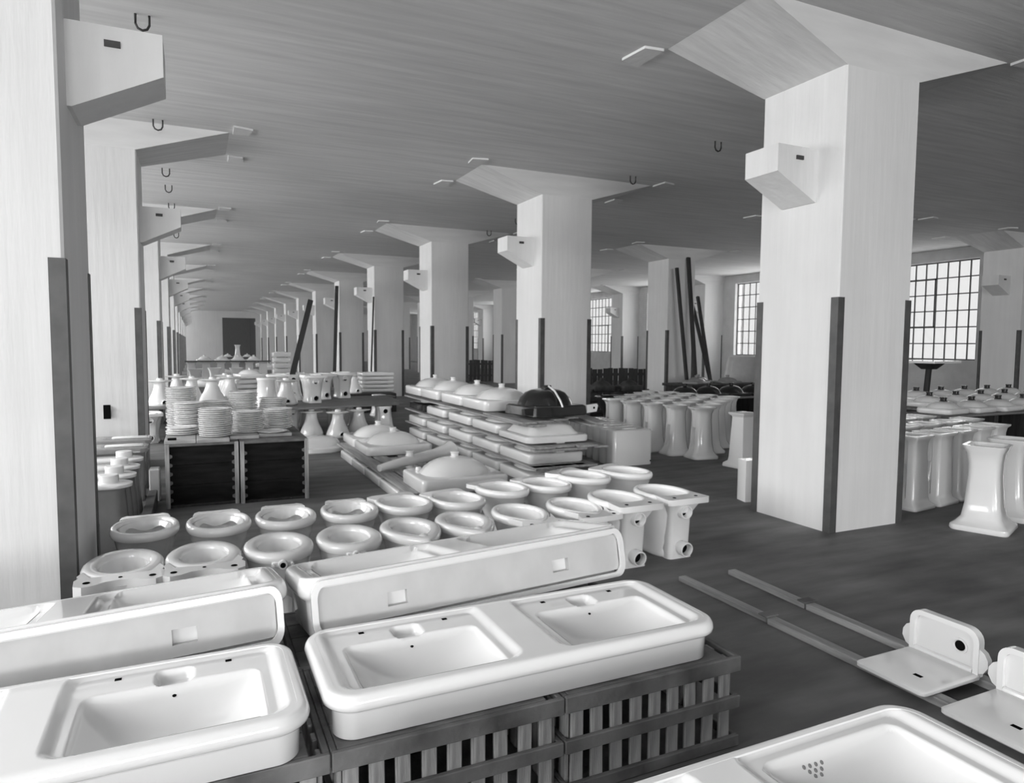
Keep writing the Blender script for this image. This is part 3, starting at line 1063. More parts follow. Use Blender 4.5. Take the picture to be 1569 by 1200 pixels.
# low layer of sinks under two boards, left of the stack
lowk = make_sink(.72, .66, .1, .02, boss=False, rd=.03)
for k, y in enumerate((6.1, 6.78, 7.45, 8.12)):
    lab = 'upturned white sink under the two low boards, %s from the front' % ORD[k]
    o = lowk if k == 0 else dup(lowk, lab, (0, 0, 0))
    o.location, o['label'], o['group'] = (1.66 + .36, y + .33, 0), lab, 'sinks under the low boards'
for j, x in enumerate((1.675, 1.86, 2.15)):
    o = MB().cbox(0, .15, 0, 3.35, 0, .022, .003).build('low_board', 'board', smooth=False)
    o.location = (x, 5.75, .121)
    tag(o, 'long grey board on the low sinks beside the stack, %s from the aisle' % ORD[j], 'board', 'boards on the low sinks')
LB = .144
pairk = make_sink(.8, .72, .11, .13, lugs=False)
for k, (y, w) in enumerate(((7.83, 'front'), (8.57, 'rear'))):
    lab = 'upturned white domed sink on the low boards, %s one of the touching pair' % w
    o = pairk if k == 0 else dup(pairk, lab, (0, 0, 0))
    o.location, o['label'], o['group'] = (1.785 + .4, y + .36, LB), lab, 'domed sinks on the low boards'
nk = make_sink(.82, .66, .13, .14, lugs=True, rd=.05)
nk.location = (1.755 + .41, 5.6 + .33, LB)
nk['label'] = 'upturned white domed sink with two tap bosses, just behind the rear row of pans'
# tapering pipe with a collar
t = thing('tapered_spout', 'white tapered ceramic spout with side branch lying on the low boards', 'pipe', (1.69, 6.8, LB), 0)
m = MB()
m.tube([(0, 0, .055), (.1, .05, .06), (.35, .19, .075), (.7, .38, .09), (.86, .47, .1), (.93, .51, .105)], [.035, .045, .055, .065, .085, .105], 18)
m.build('barrel', 'glaze', t)
MB().tube([(-.02, -.01, .05), (.03, .015, .055)], [.036, .04], 14).build('nozzle', 'glaze', t)
m = MB()
m.lathe([(.05, -.05), (.045, .02), (.038, .03), (.038, .055), (.046, .06), (.046, .07)], 16, (.36, .2, .11))
m.build('branch_collar', 'glaze', t)

# ------------------------------------------------------------------ cisterns right of the stack
m_ = thing('upturned_cistern', '', 'cistern')
m = MB()
m.loft([rrect(.28, .098, .045, 0, 5), rrect(.282, .1, .045, .01, 5), rrect(.28, .099, .045, .41, 5), rrect(.27, .09, .045, .43, 5), rrect(.24, .066, .04, .438, 5)])
m.build('tank', 'glaze', m_, angle=60)
hole('overflow_hole', (.25, -.1005, .045), (0, -1, 0), .01, m_)
MB().loft([rrect(.1, .03, .02, .435, 4), rrect(.09, .025, .02, .447, 4)]).build('base_boss', 'glaze', m_)
for k in range(7):
    lab = 'upturned white cistern in the row behind the tall pans, %s from the front' % ORD[k]
    o = m_ if k == 0 else dup(m_, lab, (0, 0, 0))
    o.location, o.rotation_euler, o['label'], o['group'] = (4.79 + .03 * k, 6.94 + .205 * k, 0), (0, 0, 0), lab, 'row of upturned cisterns'

# ------------------------------------------------------------------ basin pedestals
def make_pedestal(kind):
    t = thing('basin_pedestal', '', 'pedestal')
    H = .66
    if kind == 'plain':
        lv = [(.165, .15, 0), (.17, .155, .012), (.165, .15, .045), (.125, .112, .075), (.118, .105, .12), (.095, .085, .6), (.1, .09, .615), (.125, .115, .635), (.13, .12, .655), (.12, .11, .66)]
        r = .012
    elif kind == 'slot':
        lv = [(.175, .165, 0), (.18, .17, .012), (.175, .165, .035), (.14, .132, .06), (.132, .125, .1), (.115, .11, .5), (.118, .112, .58), (.13, .12, .63), (.155, .14, .65), (.156, .141, .664), (.13, .115, .664), (.105, .1, .6), (.1, .095, .4)]
        r = .03
    elif kind == 'flare':
        lv = [(.205, .19, 0), (.212, .197, .015), (.208, .193, .04), (.175, .165, .06), (.145, .135, .1), (.128, .12, .2), (.112, .105, .42), (.114, .107, .52), (.13, .12, .6), (.16, .14, .645), (.165, .145, .66), (.14, .12, .66), (.105, .095, .6), (.1, .09, .4)]
        r = .05
    else:   # oct
        lv = [(.18, .16, 0), (.185, .165, .012), (.18, .16, .035), (.158, .14, .06), (.14, .118, .1), (.125, .105, .2), (.11, .095, .5), (.113, .098, .58), (.13, .11, .63), (.155, .13, .65), (.158, .133, .664), (.13, .108, .664), (.105, .088, .6), (.1, .084, .4)]
        r = .04
    m = MB()
    rings = []
    for ax, ay, z in lv:
        n = 2 if kind == 'oct' else 5
        ring = rrect(ax, ay, min(r, ax * .45), z, n)
        if kind in ('slot', 'oct'):
            # hollow slot in the left (-x) side: six extra points between the upper-left and lower-left corners
            d = .07 if .18 < z < .59 and ax > .1051 else .001
            w = ay * .42
            ins = [Vector((-ax, w, z)), Vector((-ax + d, w * .9, z)), Vector((-ax + d * 1.2, 0, z)), Vector((-ax + d, -w * .9, z)), Vector((-ax, -w, z))]
            ring = ring[:2 * n] + ins + ring[2 * n:]
        rings.append(ring)
    if kind in ('slot', 'oct'):
        new = []
        for q in range(len(rings) - 1):
            new.append(rings[q])
        new.append(rings[-1])
        rings = new
    m.loft(rings)
    m.build('column_body', 'glaze', t, angle=48)
    return t


peds = {k: make_pedestal(k) for k in ('plain', 'slot', 'flare', 'oct')}
used_p = {}


def pedestal(kind, x, y, rz, lab, grp=None, s=1.0):
    if kind not in used_p:
        o = peds[kind]
        used_p[kind] = 1
    else:
        o = dup(peds[kind], lab, (0, 0, 0))
    o.location, o.rotation_euler, o['label'], o.scale = (x, y, 0), (0, 0, rz), lab, (s, s, s)
    if grp:
        o['group'] = grp
    return o


G1 = 'pedestals between the second and nearest right columns'
G2 = 'pedestals at the right edge of the photograph'
rows1 = [(5.94, 6.98, 'front'), (5.83, 7.36, 'second'), (5.74, 7.74, 'third'), (5.66, 8.12, 'fourth'), (5.6, 8.5, 'fifth')]
nm = ['leftmost', 'second from left', 'third from left', 'fourth from left', 'fifth from left']
for r_i, (x0, y0, w) in enumerate(rows1):
    for k in range(5):
        lab = 'white pedestal with flared foot between the right columns, %s rank, %s' % (w, nm[k])
        pedestal('oct', x0 + .42 * k, y0 + .34 * k, -.15 + .05 * ((k + r_i) % 3), lab, G1)
pedestal('plain', 5.97, 6.28, .12, 'plain tapered white pedestal beside the narrow white block', G1)
for k, (x, y) in enumerate(((5.76, 3.95), (6.16, 3.99), (6.56, 4.05), (6.96, 4.12), (7.36, 4.2))):
    pedestal('slot', x + .12, y + .14, .12, 'white square pedestal with hollow slot, front rank right of the nearest column, %s' % nm[k], G2)
for r_i, (yy, n_) in enumerate(((4.55, 5), (5.02, 4), (5.5, 3))):
    for k in range(n_):
        pedestal('slot' if r_i % 2 else 'oct', 6.1 + .43 * k + .2 * r_i, yy + .06 * k, .1, 'white pedestal in the %s rank behind the slotted ones, %s' % (('second', 'third', 'fourth')[r_i], (nm + ['sixth from left'])[k]), G2)
pedestal('flare', 5.74, 3.34, .35, 'white flared pedestal standing alone in front at the right edge', G2, 1.03)
pedestal('flare', 6.34, 3.5, .3, 'white flared pedestal half hidden at the right edge behind the lone one', G2, 1.03)
o = MB().loft([rrect(.08, .075, .006, 0, 3), rrect(.08, .075, .006, .385, 3), rrect(.076, .071, .006, .39, 3)]).build('white_block', 'glaze')
o.location, o.rotation_euler = (4.72, 4.86, 0), (0, 0, -.25)
tag(o, 'narrow upright white glazed block against the nearest right column', 'block')

# far ranks of upturned sinks with dark outlets, on plank trestles behind the right pedestals
fs_ = make_sink(.5, .42, .07, .08, bossm='black')
used = False
for r_i, (y0, z0, n) in enumerate(((5.3, .66, 5), (5.85, .68, 5), (6.42, .7, 5))):
    x0 = 8.5 + r_i * .55
    o = MB().cbox(x0 - .4, x0 + .56 * n, y0 - .04, y0 + .48, z0 - .06, z0 - .03, .003).build('trestle_plank', 'shelf', smooth=False)
    tag(o, 'plank carrying upturned basins far behind the right pedestals, %s tier' % ORD[r_i], 'plank', 'planks behind the right pedestals')
    for k in range(4):
        xx = x0 - .3 + k * (.56 * n + .2) / 3.2
        b = MB().cbox(xx, xx + .08, y0 - .05, y0 + .4, 0, z0 - .062, .003).build('trestle_leg', 'dark', o, smooth=False)
    for k in range(n):
        lab = 'upturned white basin with dark outlet behind the right pedestals, %s tier, %s' % (('front', 'middle', 'rear')[r_i], (nm + ['sixth from left'])[k])
        o = fs_ if not used else dup(fs_, lab, (0, 0, 0))
        used = True
        o.location, o.rotation_euler, o['label'], o['group'] = (x0 + .56 * k, y0 + .2, z0 - .028), (0, 0, .1), lab, 'upturned basins behind the right pedestals'

# dark capped pedestals beyond the left pedestal group: dark upturned sinks on a plank
dk = make_sink(.54, .6, .06, .13, mat='black', bossm='black')
used = False
pl = MB().cbox(8.0, 11.0, 9.9, 10.7, .465, .5, .004).build('plank_platform', 'shelf', smooth=False)
pl.rotation_euler = (0, 0, 0)
tag(pl, 'plank platform carrying dark upturned sinks behind the left pedestals', 'platform')
for k in range(6):
    x = 8.1 + .55 * k
    MB().cbox(x, x + .1, 9.95, 10.65, 0, .463, .004).build('platform_leg', 'dark', pl, smooth=False)
for k in range(5):
    lab = 'dark upturned sink on a plank behind the left pedestals, %s' % nm[k]
    o = dk if k == 0 else dup(dk, lab, (0, 0, 0))
    o.location, o['label'], o['group'] = (8.35 + .56 * k, 10.3, .501), lab, 'dark sinks behind the left pedestals'

# ------------------------------------------------------------------ items near the window wall
# T-shaped stand
t = thing('t_shaped_stand', 'dark post with a flat pale table top in front of the nearest window', 'stand', (10.7, 7.25, 0), .1)
m = MB()
m.tube([(0, 0, 0), (.06, 0, .6), (.12, 0, 1.16)], [.05, .045, .045], 10)
m.build('post', 'dark', t)
MB().loft([rrect(.1, .08, .02, 1.1, 4, .12), rrect(.2, .16, .02, 1.2, 4, .12)]).build('bracket_head', 'dark', t)
MB().cbox(-.3, .5, -.3, .3, 1.2, 1.24, .004).build('table_top', 'bright', t, smooth=False)
MB().cbox(-.25, .25, -.25, .25, 0, .04, .004).build('foot', 'dark', t, smooth=False)
# dark leaning board behind the nearest column
o = MB().cbox(0, .35, -.02, .02, 0, 1.15, .003).build('dark_board', 'dark', smooth=False)
o.location, o.rotation_euler = (9.75, 7.15, 0), (-.06, -.1, .2)
tag(o, 'dark board leaning just behind the nearest right column', 'board')

# long timber props by the second-row column
for k, (b, tp, w, lab) in enumerate((
        ((10.63, 12.95, .02), (10.45, 13.3, 3.30), .075, 'dark timber leaning left against the plain column, the shorter of two'),
        ((10.78, 12.85, .02), (10.98, 13.54, 3.6), .095, 'dark tall timber standing upright against the plain column'),
        ((11.6, 13.2, .02), (12.1, 14.5, 2.75), .075, 'dark timber leaning right of the plain column, left of a crossed pair'),
        ((11.75, 13.3, .02), (12.35, 15.2, 3.05), .085, 'dark timber leaning right of the plain column, right of a crossed pair'))):
    b, tp = Vector(b), Vector(tp)
    d = tp - b
    q = Vector((0, 0, 1)).rotation_difference(d.normalized())
    o = MB().cbox(-w / 2, w / 2, -.03, .03, 0, d.length, .004).build('timber_pole', 'dark', smooth=False)
    o.location, o.rotation_mode, o.rotation_quaternion = b, 'QUATERNION', q
    tag(o, lab, 'timber', 'timbers leaning by the plain column')

# upturned large sinks and pieces beyond the plank platform, by the second window
big = thing('large_sink', 'large pale sink leaning on its edge below the second window', 'sink', (11.75, 12.35, .602), -.4, rx=0)
m = MB()
MB().loft([rrect(.55, .09, .05, 0, 5), rrect(.5, .09, .05, .1, 5), rrect(.44, .09, .05, .55, 5), rrect(.42, .08, .05, .6, 5)]).build('outer_shell', 'biscuit', big)
MB().loft([rrect(.38, .03, .03, .12, 5, 0, -.075), rrect(.34, .03, .03, .5, 5, 0, -.075)]).build('recessed_face', 'biscuit', big)
tb = MB().cbox(9.75, 12.9, 11.8, 12.85, .54, .6, .005).build('low_bench', 'dark', smooth=False)
tag(tb, 'dark low bench below the second window heaped with sinks', 'bench')
for k in range(5):
    MB().cbox(9.85 + .7 * k, 9.97 + .7 * k, 11.85, 12.8, 0, .538, .004).build('bench_leg', 'dark', tb, smooth=False)
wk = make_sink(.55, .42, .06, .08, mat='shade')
for k, (x, y, z, r, lab) in enumerate(((10.2, 12.2, .602, .3, 'upturned pale sink at the left end of the low bench'), (11.05, 12.15, .602, -.1, 'upturned pale sink in the middle of the low bench'), (10.6, 12.62, .602, .1, 'upturned pale sink at the back of the low bench'), (12.55, 12.3, .602, -.2, 'upturned pale sink at the right end of the low bench'))):
    o = wk if k == 0 else dup(wk, lab, (0, 0, 0))
    o.location, o.rotation_euler, o['label'], o['group'] = (x, y, z), (0, 0, r), lab, 'sinks on the low bench'

# dark fence of boards and heap of dark scrap between second and plain column
fn = thing('board_fence', 'dark fence of upright boards behind the heap of dark scrap', 'fence', (9.3, 15.3, 0), .0)
f0 = MB().cbox(-.07, .07, -.012, .012, 0, .86, .003).build('upright_board', 'dark', fn, smooth=False)
f0.location = (0, 0, 0)
for k in range(1, 22):
    piece('upright_board', f0.data, None, fn, (k * .16, random.uniform(-.01, .01), random.uniform(-.04, .0)), (0, random.uniform(-.01, .01), 0))
MB().cbox(-.1, 3.5, .014, .05, .2, .27, .003).build('fence_rail', 'dark', fn, smooth=False)
MB().cbox(-.1, 3.5, .014, .05, .65, .72, .003).build('fence_rail', 'dark', fn, smooth=False)
fn2 = dup(fn, 'dark fence of upright boards seen between the third and second right columns', (9.0, 25.0, 0))
random.seed(11)
sc0 = make_sink(.5, .42, .12, .1, mat='debris')
used = False
heap = [(7.4, 12.2, 0), (8.0, 12.0, 0), (8.6, 11.8, 0), (9.2, 11.9, 0), (7.7, 12.8, .0), (8.4, 12.6, 0), (9.0, 12.5, 0), (7.6, 12.4, .25), (8.2, 12.3, .25), (8.8, 12.1, .25), (7.9, 12.5, .48), (8.5, 12.35, .48)]
hw = ['front left', 'front left of centre', 'front right of centre', 'front right', 'rear left', 'rear middle', 'rear right', 'second layer left', 'second layer middle', 'second layer right', 'top left', 'top right']
for k, (x, y, z) in enumerate(heap):
    lab = 'dark scrap sink in the heap before the board fence, %s' % hw[k]
    o = sc0 if k == 0 else dup(sc0, lab, (0, 0, 0))
    o.location, o.rotation_euler, o['label'], o['group'] = (x, y, z), (0, 0, random.uniform(-.25, .25)), lab, 'dark scrap sinks'
t = thing('dark_bowl', 'dark round bowl beside the first pedestal, right of the scrap heap', 'bowl', (7.2, 10.95, 0), 0)
m = MB()
m.lathe([(.16, 0), (.15, .05), (.22, .2), (.32, .38), (.36, .46), (.36, .48), (.31, .48), (.25, .3), (.1, .15)], 24)
m.build('bowl_body', 'black', t)
MB().lathe([(.36, .45), (.375, .46), (.375, .485), (.36, .49), (.33, .485)], 24, cap0=False, cap1=False).build('bowl_rim', 'black', t)

# ------------------------------------------------------------------ dark box crates with stacked plates
def make_boxcrate(w, d, h):
    t = thing('dovetailed_box', '', 'crate')
    for k in range(3):
        z0 = .01 + k * (h - .02) / 3
        MB().cbox(-w / 2 + .03, w / 2 - .03, .045, .062, z0, z0 + (h - .02) / 3 - .003, .002).build('front_panel_board', 'blackwood', t, smooth=False)
    for k in range(4):
        z0 = .01 + k * (h - .02) / 4
        MB().cbox(-w / 2 + .03, w / 2 - .03, d - .02, d, z0, z0 + (h - .02) / 4 - .003, .002).build('back_board', 'dark', t, smooth=False)
    for s in (-1, 1):
        for k in range(3):
            z0 = k * h / 3
            MB().cbox(s * (w / 2 - .014) - .013, s * (w / 2 - .014) + .013, .01, d, z0, z0 + h / 3 - .003, .002).build('side_board', 'wood', t, smooth=False)
        e = MB().cbox(s * (w / 2 - .018) - .017, s * (w / 2 - .018) + .017, -.012, .008, 0, h, .003).build('front_edge', 'woodv', t, smooth=False)
        for k in range(6):
            z = .05 + k * (h - .1) / 6
            MB().prism([(0, 0), (-s * .022, .012), (-s * .022, .03), (0, .04)], 0, .02, Matrix.Translation((s * (w / 2 - .036), .012, z)) @ Matrix.Rotation(pi / 2, 4, 'X')).build('dovetail', 'wood', e, smooth=False)
    MB().cbox(-w / 2 + .002, w / 2 - .002, -.01, d, h - .022, h, .003).build('top', 'wood', t, smooth=False)
    MB().cbox(-w / 2 + .03, w / 2 - .03, .01, d - .025, .0, .02, .003).build('bottom', 'dark', t, smooth=False)
    return t


bc = make_boxcrate(.595, 1.15, .565)
for k, (x, y, lab) in enumerate(((.045, 6.6, 'dark open box with toothed edges, left one under the plate stacks'), (.65, 6.57, 'dark open box with toothed edges, right one under the plate stacks'))):
    o = bc if k == 0 else dup(bc, lab, (0, 0, 0))
    o.location, o['label'], o['group'] = (x, y, 0), lab, 'dark boxes under the plates'
for k, (x0, x1, y0, y1, lab) in enumerate(((-.255, -.005, 6.6, 7.75, 'pale board under the left plates'), (.0, .27, 6.58, 7.75, 'pale board under the middle tall plate stack'), (.275, .53, 6.72, 7.75, 'pale board under the right middle plate stack'), (.535, .83, 6.8, 7.75, 'pale board under the rightmost plate stack'))):
    o = MB().cbox(x0, x1, y0, y1, .566, .596, .004).build('top_board', 'pale', smooth=False)
    tag(o, lab, 'board', 'boards under the plates')
pm = MB()
pm.lathe([(.085, .004), (.088, 0), (.094, .0), (.1, .004), (.138, .012), (.141, .0155), (.139, .018), (.132, .018), (.1, .011), (.085, .0085)], 28)
plate = pm.build('plate', 'glaze', angle=60)
tag(plate, '', 'plate')
stacks = [(-.115, 7.05, 4, 'short front stack of plates at the left corner'),
          (-.06, 7.32, 15, 'tall stack of plates behind the short left stack'),
          (.155, 6.8, 14, 'front tall stack of plates in the middle of the boxes'),
          (.45, 7.02, 11, 'stack of plates third from left at the front'),
          (.745, 7.2, 11, 'rightmost front stack of plates'),
          (-.13, 7.62, 22, 'tallest stack of plates at the rear left'),
          (.19, 7.66, 14, 'plain stack of plates in the rear behind the middle'),
          (.45, 7.6, 19, 'tall stack of plates in the rear right of the middle'),
          (.74, 7.62, 15, 'stack of plates at the rear right')]
first = True
NTH = ORD + ['sixteenth', 'seventeenth', 'eighteenth', 'nineteenth', 'twentieth', 'twenty-first', 'twenty-second', 'twenty-third']
random.seed(3)
for x, y, n, lab in stacks:
    short_ = ' '.join(lab.replace(' of plates', '').split()[:10])
    for k in range(n):
        if first:
            o = plate
            first = False
        else:
            o = plate.copy()
            COL.objects.link(o)
        o.location = (x + random.uniform(-.006, .006), y + random.uniform(-.006, .006), .597 + k * .0185)
        o.rotation_euler = (random.uniform(-.012, .012), random.uniform(-.012, .012), random.uniform(0, 6))
        w = 'topmost' if k == n - 1 else ('bottom' if k == 0 else NTH[n - 1 - k] + ' from top')
        o['label'], o['category'], o['group'] = 'white plate, %s in the %s' % (w, short_), 'plate', lab
o = MB().cbox(-.23, -.16, 6.63, 6.66, .597, .615, .002).build('wooden_peg', 'hole', smooth=False)
tag(o, 'small dark peg lying before the short plate stack', 'peg')
o = plate.copy()
COL.objects.link(o)
o.location, o.rotation_euler = (.66, 6.9, .598), (0, 0, 0)
o['label'], o['group'] = 'single white plate lying flat before the rightmost stack', 'loose plate'

# ------------------------------------------------------------------ pans and shelf behind the plate boxes
def inv(kind, x, y, z, rz, lab, grp, name='lavatory_pan', s=1.0):
    h = .43 if kind in 'EI' else .402
    o = dup(pans[kind], lab, (0, 0, 0), group=grp)
    o.location, o.rotation_euler, o.scale = (x, y, z + h * s), (pi, 0, rz), (s, s, s)
    return o


def upr(kind, x, y, z, rz, lab, grp, s=1.0):
    o = dup(pans[kind], lab, (0, 0, 0), group=grp)
    o.location, o.rotation_euler, o.scale = (x, y, z), (0, 0, rz), (s, s, s)
    return o


# a pan narrowing upwards to a wavy foot, shown upside down
def make_bell():
    t = thing('upturned_bell_pan', '', 'toilet pan')
    pr = [(.17, .2, 0), (.18, .215, .02), (.175, .205, .06), (.15, .175, .13), (.115, .13, .2), (.09, .1, .28), (.082, .09, .35), (.085, .095, .375)]
    m = MB()
    m.loft([ellip(a, b, z, 7) for a, b, z in pr])
    m.build('body', 'glaze', t, angle=70)
    m = MB()
    rings = []
    for s, z in ((.9, .36), (1.8, .378), (1.95, .39), (1.8, .397), (.7, .402)):
        rg = []
        for k in range(32):
            a = 2 * pi * k / 32
            w = 1 + .08 * cos(4 * a)
            rg.append(Vector((.09 * s * w * cos(a), .1 * s * w * sin(a), z)))
        rings.append(rg)
    m.loft(rings)
    m.build('wavy_foot', 'bright', t, angle=70)
    MB().lathe([(.05, .395), (.045, .425), (.03, .432)], 14).build('foot_boss', 'bright', t)
    m = MB()
    spigot(m, (0, -.15, .07), (0, -.255, .06), .045)
    m.build('pipe_socket', 'bright', t)
    hole('socket_hole', (0, -.207, .065), (0, -1, 0), .03, t)
    return t


bell = make_bell()
GL = 'upturned pans below the plank shelf'
GU = 'pans on the plank shelf'
for k, (x, y, rz, lab) in enumerate(((1.64, 11.0, pi, 'bell shaped upturned pan below the plank shelf, leftmost of the three'),
                                      (2.0, 10.75, .1, 'bell shaped upturned pan with open socket below the plank shelf, middle'),
                                      (2.38, 11.0, pi, 'bell shaped upturned pan below the plank shelf, rightmost of the three'))):
    o = bell if k == 0 else dup(bell, lab, (0, 0, 0))
    o.location, o.rotation_euler, o['label'], o['group'] = (x, y, 0), (0, 0, rz), lab, GL
for x, y, lab in ((1.42, 11.75, 'pan half hidden in the shade under the left end of the plank shelf'), (2.15, 11.75, 'pan standing in the shade under the middle of the plank shelf')):
    upr('E', x, y, 0, 0, lab, GL)
inv('E', 2.83, 11.2, 0, pi - .1, 'upturned pan with pipe socket under the right end of the plank shelf', GL)
inv('E', .9, 11.25, 0, pi + .6, 'upturned pan leaning beside the plate boxes under the shelf', GL)
inv('E', 1.75, 12.1, 0, pi, 'upturned pan far back under the plank shelf, left', GL)
inv('E', 2.5, 12.1, 0, pi, 'upturned pan far back under the plank shelf, right', GL)
SZ = .435
for j, (x0, y0, L, lab) in enumerate(((.85, 10.75, 2.25, 'front'), (.95, 11.05, 2.35, 'second'), (1.0, 11.35, 2.3, 'third'), (1.05, 11.7, 2.3, 'fourth'), (1.1, 12.05, 2.25, 'fifth'), (1.1, 12.4, 2.4, 'rear'))):
    o = MB().cbox(0, L, 0, .27, 0, .026, .004).build('shelf_plank', 'shelf', smooth=False)
    o.location, o.rotation_euler = (x0, y0, SZ), (0, 0, .16)
    tag(o, 'dark plank of the pan shelf, %s of six' % lab, 'plank', 'planks of the pan shelf')
SZ2 = SZ + .028
inv('I', 1.0, 11.2, SZ2, pi, 'upturned white pan at the front left of the plank shelf', GU, s=1.05)
o = dup(bell, 'bell shaped white pan with open sockets, brightest at the front of the plank shelf', (1.33, 11.55, SZ2), 0, group=GU)
dup(bell, 'bell shaped white pan behind the brightest one on the plank shelf', (1.15, 12.0, SZ2), .15, group=GU)
upr('E', 1.78, 11.85, SZ2, .1, 'upright white pan with two sockets, left of two in the middle of the shelf', GU, 1.08)
upr('E', 2.45, 12.75, SZ2, .05, 'upright white pan with two sockets, right of two in the middle of the shelf', GU, 1.08)
upr('E', 2.05, 12.55, SZ2, .2, 'upright white pan half hidden between the two with sockets', GU, 1.05)
upr('I', 1.3, 12.5, SZ2, 0, 'round white pan at the rear left of the plank shelf', GU, 1.05)
inv('E', 1.55, 12.6, SZ2, pi, 'upturned pan at the rear of the plank shelf', GU)
# upturned oval basin on the floor by the boxes
t = thing('oval_basin', 'low upturned oval basin on the floor right of the dark boxes', 'basin', (1.45, 9.45, 0), .1)
m = MB()
m.loft([ellip(.4, .3, 0, 7, p=2.6), ellip(.41, .31, .015, 7, p=2.6), ellip(.405, .305, .06, 7, p=2.6), ellip(.37, .28, .08, 7, p=2.6)])
m.build('rim', 'glaze', t)
MB().loft([ellip(.33 * s, .24 * s, z, 7, p=2.5) for s, z in ((1, .075), (.97, .12), (.88, .165), (.7, .19), (.35, .2))]).build('domed_underside', 'glaze', t, angle=60)
# little stool-like pan and white stack by the fourth right column
o = inv('I', 3.35, 13.6, SZ2 - SZ2, pi, 'upturned pan on the floor beside the fourth right column', 'pans near the fourth column')
o = dup(bell, 'slim white pan standing beyond the shelf before the fifth right column', (3.05, 14.6, .4), .2, group='pans near the fourth column')
MB().cbox(2.75, 3.9, 14.3, 15.6, .0, .4, .01).build('dark_trestle', 'dark', smooth=False)
tag(bpy.data.objects['dark_trestle'], 'dark trestle box beyond the plank shelf by the fourth right column', 'trestle')
ws = make_sink(.72, .5, .07, .015, boss=False, rd=.03)
for k in range(5):
    lab = 'flat white sink stacked before the fourth right column, %s from the top' % ORD[4 - k]
    o = ws if k == 0 else dup(ws, lab, (0, 0, 0))
    o.location, o['label'], o['group'] = (3.62, 15.0, .4 + .088 * k), lab, 'flat sinks stacked before the fourth column'

# ------------------------------------------------------------------ left side: pieces between the first and second left columns
t0 = thing('upturned_urinal', '', 'urinal')
m = MB()
m.loft([rrect(.3, .09, .08, 0, 6), rrect(.3, .092, .08, .03, 6), rrect(.285, .082, .075, .2, 6), rrect(.27, .08, .07, .42, 6), rrect(.285, .088, .075, .44, 6)])
m.build('body', 'shade', t0, angle=60)  # body greyed for the shade between the columns, flange left light
MB().loft([rrect(.3, .1, .09, .44, 6), rrect(.315, .112, .095, .448, 6), rrect(.315, .112, .095, .468, 6), rrect(.3, .1, .09, .475, 6)]).build('flange', 'glaze', t0, angle=60)
MB().lathe([(.07, .47), (.062, .48), (.062, .525), (.056, .53)], 18, (.17, 0, 0)).build('outlet_collar', 'glaze', t0)
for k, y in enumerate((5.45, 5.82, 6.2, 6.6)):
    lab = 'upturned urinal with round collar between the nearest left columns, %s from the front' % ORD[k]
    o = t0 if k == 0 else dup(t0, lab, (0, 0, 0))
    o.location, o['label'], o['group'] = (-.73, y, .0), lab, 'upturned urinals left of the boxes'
t0 = thing('long_upturned_sink', '', 'sink')
m = MB()
m.loft([rrect(.36, .14, .06, 0, 6), rrect(.37, .16, .06, .45, 6), rrect(.39, .18, .06, .455, 6), rrect(.39, .18, .06, .49, 6), rrect(.37, .165, .06, .5, 6)])
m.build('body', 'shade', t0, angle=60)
MB().cbox(.05, .36, -.1, -.04, .498, .525, .01).build('spout_ridge', 'glaze', t0)
for k, y in enumerate((7.15, 7.75)):
    lab = 'long upturned sink with ridge beside the second left column, %s' % ('front one', 'rear one')[k]
    o = t0 if k == 0 else dup(t0, lab, (0, 0, 0))
    o.location, o['label'], o['group'] = (-.8, y, 0), lab, 'long sinks beside the second left column'
o = MB().cbox(-.4, -.33, 5.4, 6.9, .0, .12, .005).build('floor_batten', 'wood', smooth=False)
tag(o, 'wooden batten on the floor beside the upturned urinals', 'batten')
t = thing('dark_low_box', 'dark low rounded box before the upturned urinals', 'box', (-.78, 4.95, 0), 0)
MB().loft([rrect(.2, .16, .03, 0, 5), rrect(.2, .16, .03, .27, 5), rrect(.19, .15, .03, .29, 5)]).build('box_body', 'black', t)
o = MB().cbox(-.4, -.31, 6.95, 7.1, .0, .3, .01).build('pale_block', 'biscuit', smooth=False)
tag(o, 'pale upright block beside the farthest upturned urinal', 'block')
# pans in the bay behind the second left column
GB = 'pans behind the second left column'
upr('E', -.62, 11.25, 0, .1, 'upright pan with dark socket on the floor behind the second left column', GB)
o = MB().cbox(-1.2, 1.05, 11.6, 14.6, .433, .46, .004).build('wide_shelf', 'shelf', smooth=False)
tag(o, 'wide plank shelf behind the plates carrying flanged pans', 'shelf')
for x in (-1.1, .9):
    for y in (11.7, 14.4):
        MB().cbox(x - .05, x + .05, y - .05, y + .05, 0, .432, .004).build('shelf_leg', 'dark', o, smooth=False)
W2 = .461
for x, y, rz, lab in ((-.5, 12.0, .3, 'bell shaped pan with flanged top behind the tallest plate stack, leftmost'), (-.05, 12.6, .1, 'bell shaped pan with flanged top behind the tallest plate stack'), (.25, 12.2, 2.0, 'bell shaped pan with flanged top between the rear plate stacks'),
                      (.55, 12.95, .2, 'bell shaped pan with flanged top behind the right rear plates'), (-.3, 13.6, 0, 'bell shaped pan at the rear left of the wide shelf'), (.5, 13.7, .5, 'bell shaped pan at the rear right of the wide shelf')):
    dup(bell, lab, (x, y, W2), rz, group=GB)
for k in range(4):
    lab = 'flat white sink in the small pile behind the right rear plates, %s from the top' % ORD[3 - k]
    o = dup(ws, lab, (.88, 13.3, W2 + .088 * k), .1 * k, group='flat sinks behind the plates')
    o.scale = (.75, .9, 1)
o = dup(sk4, 'upturned white domed sink crowning the small pile behind the plates', (.9, 13.3, W2 + .352), .2, group='flat sinks behind the plates')
o.scale = (.6, .6, .6)

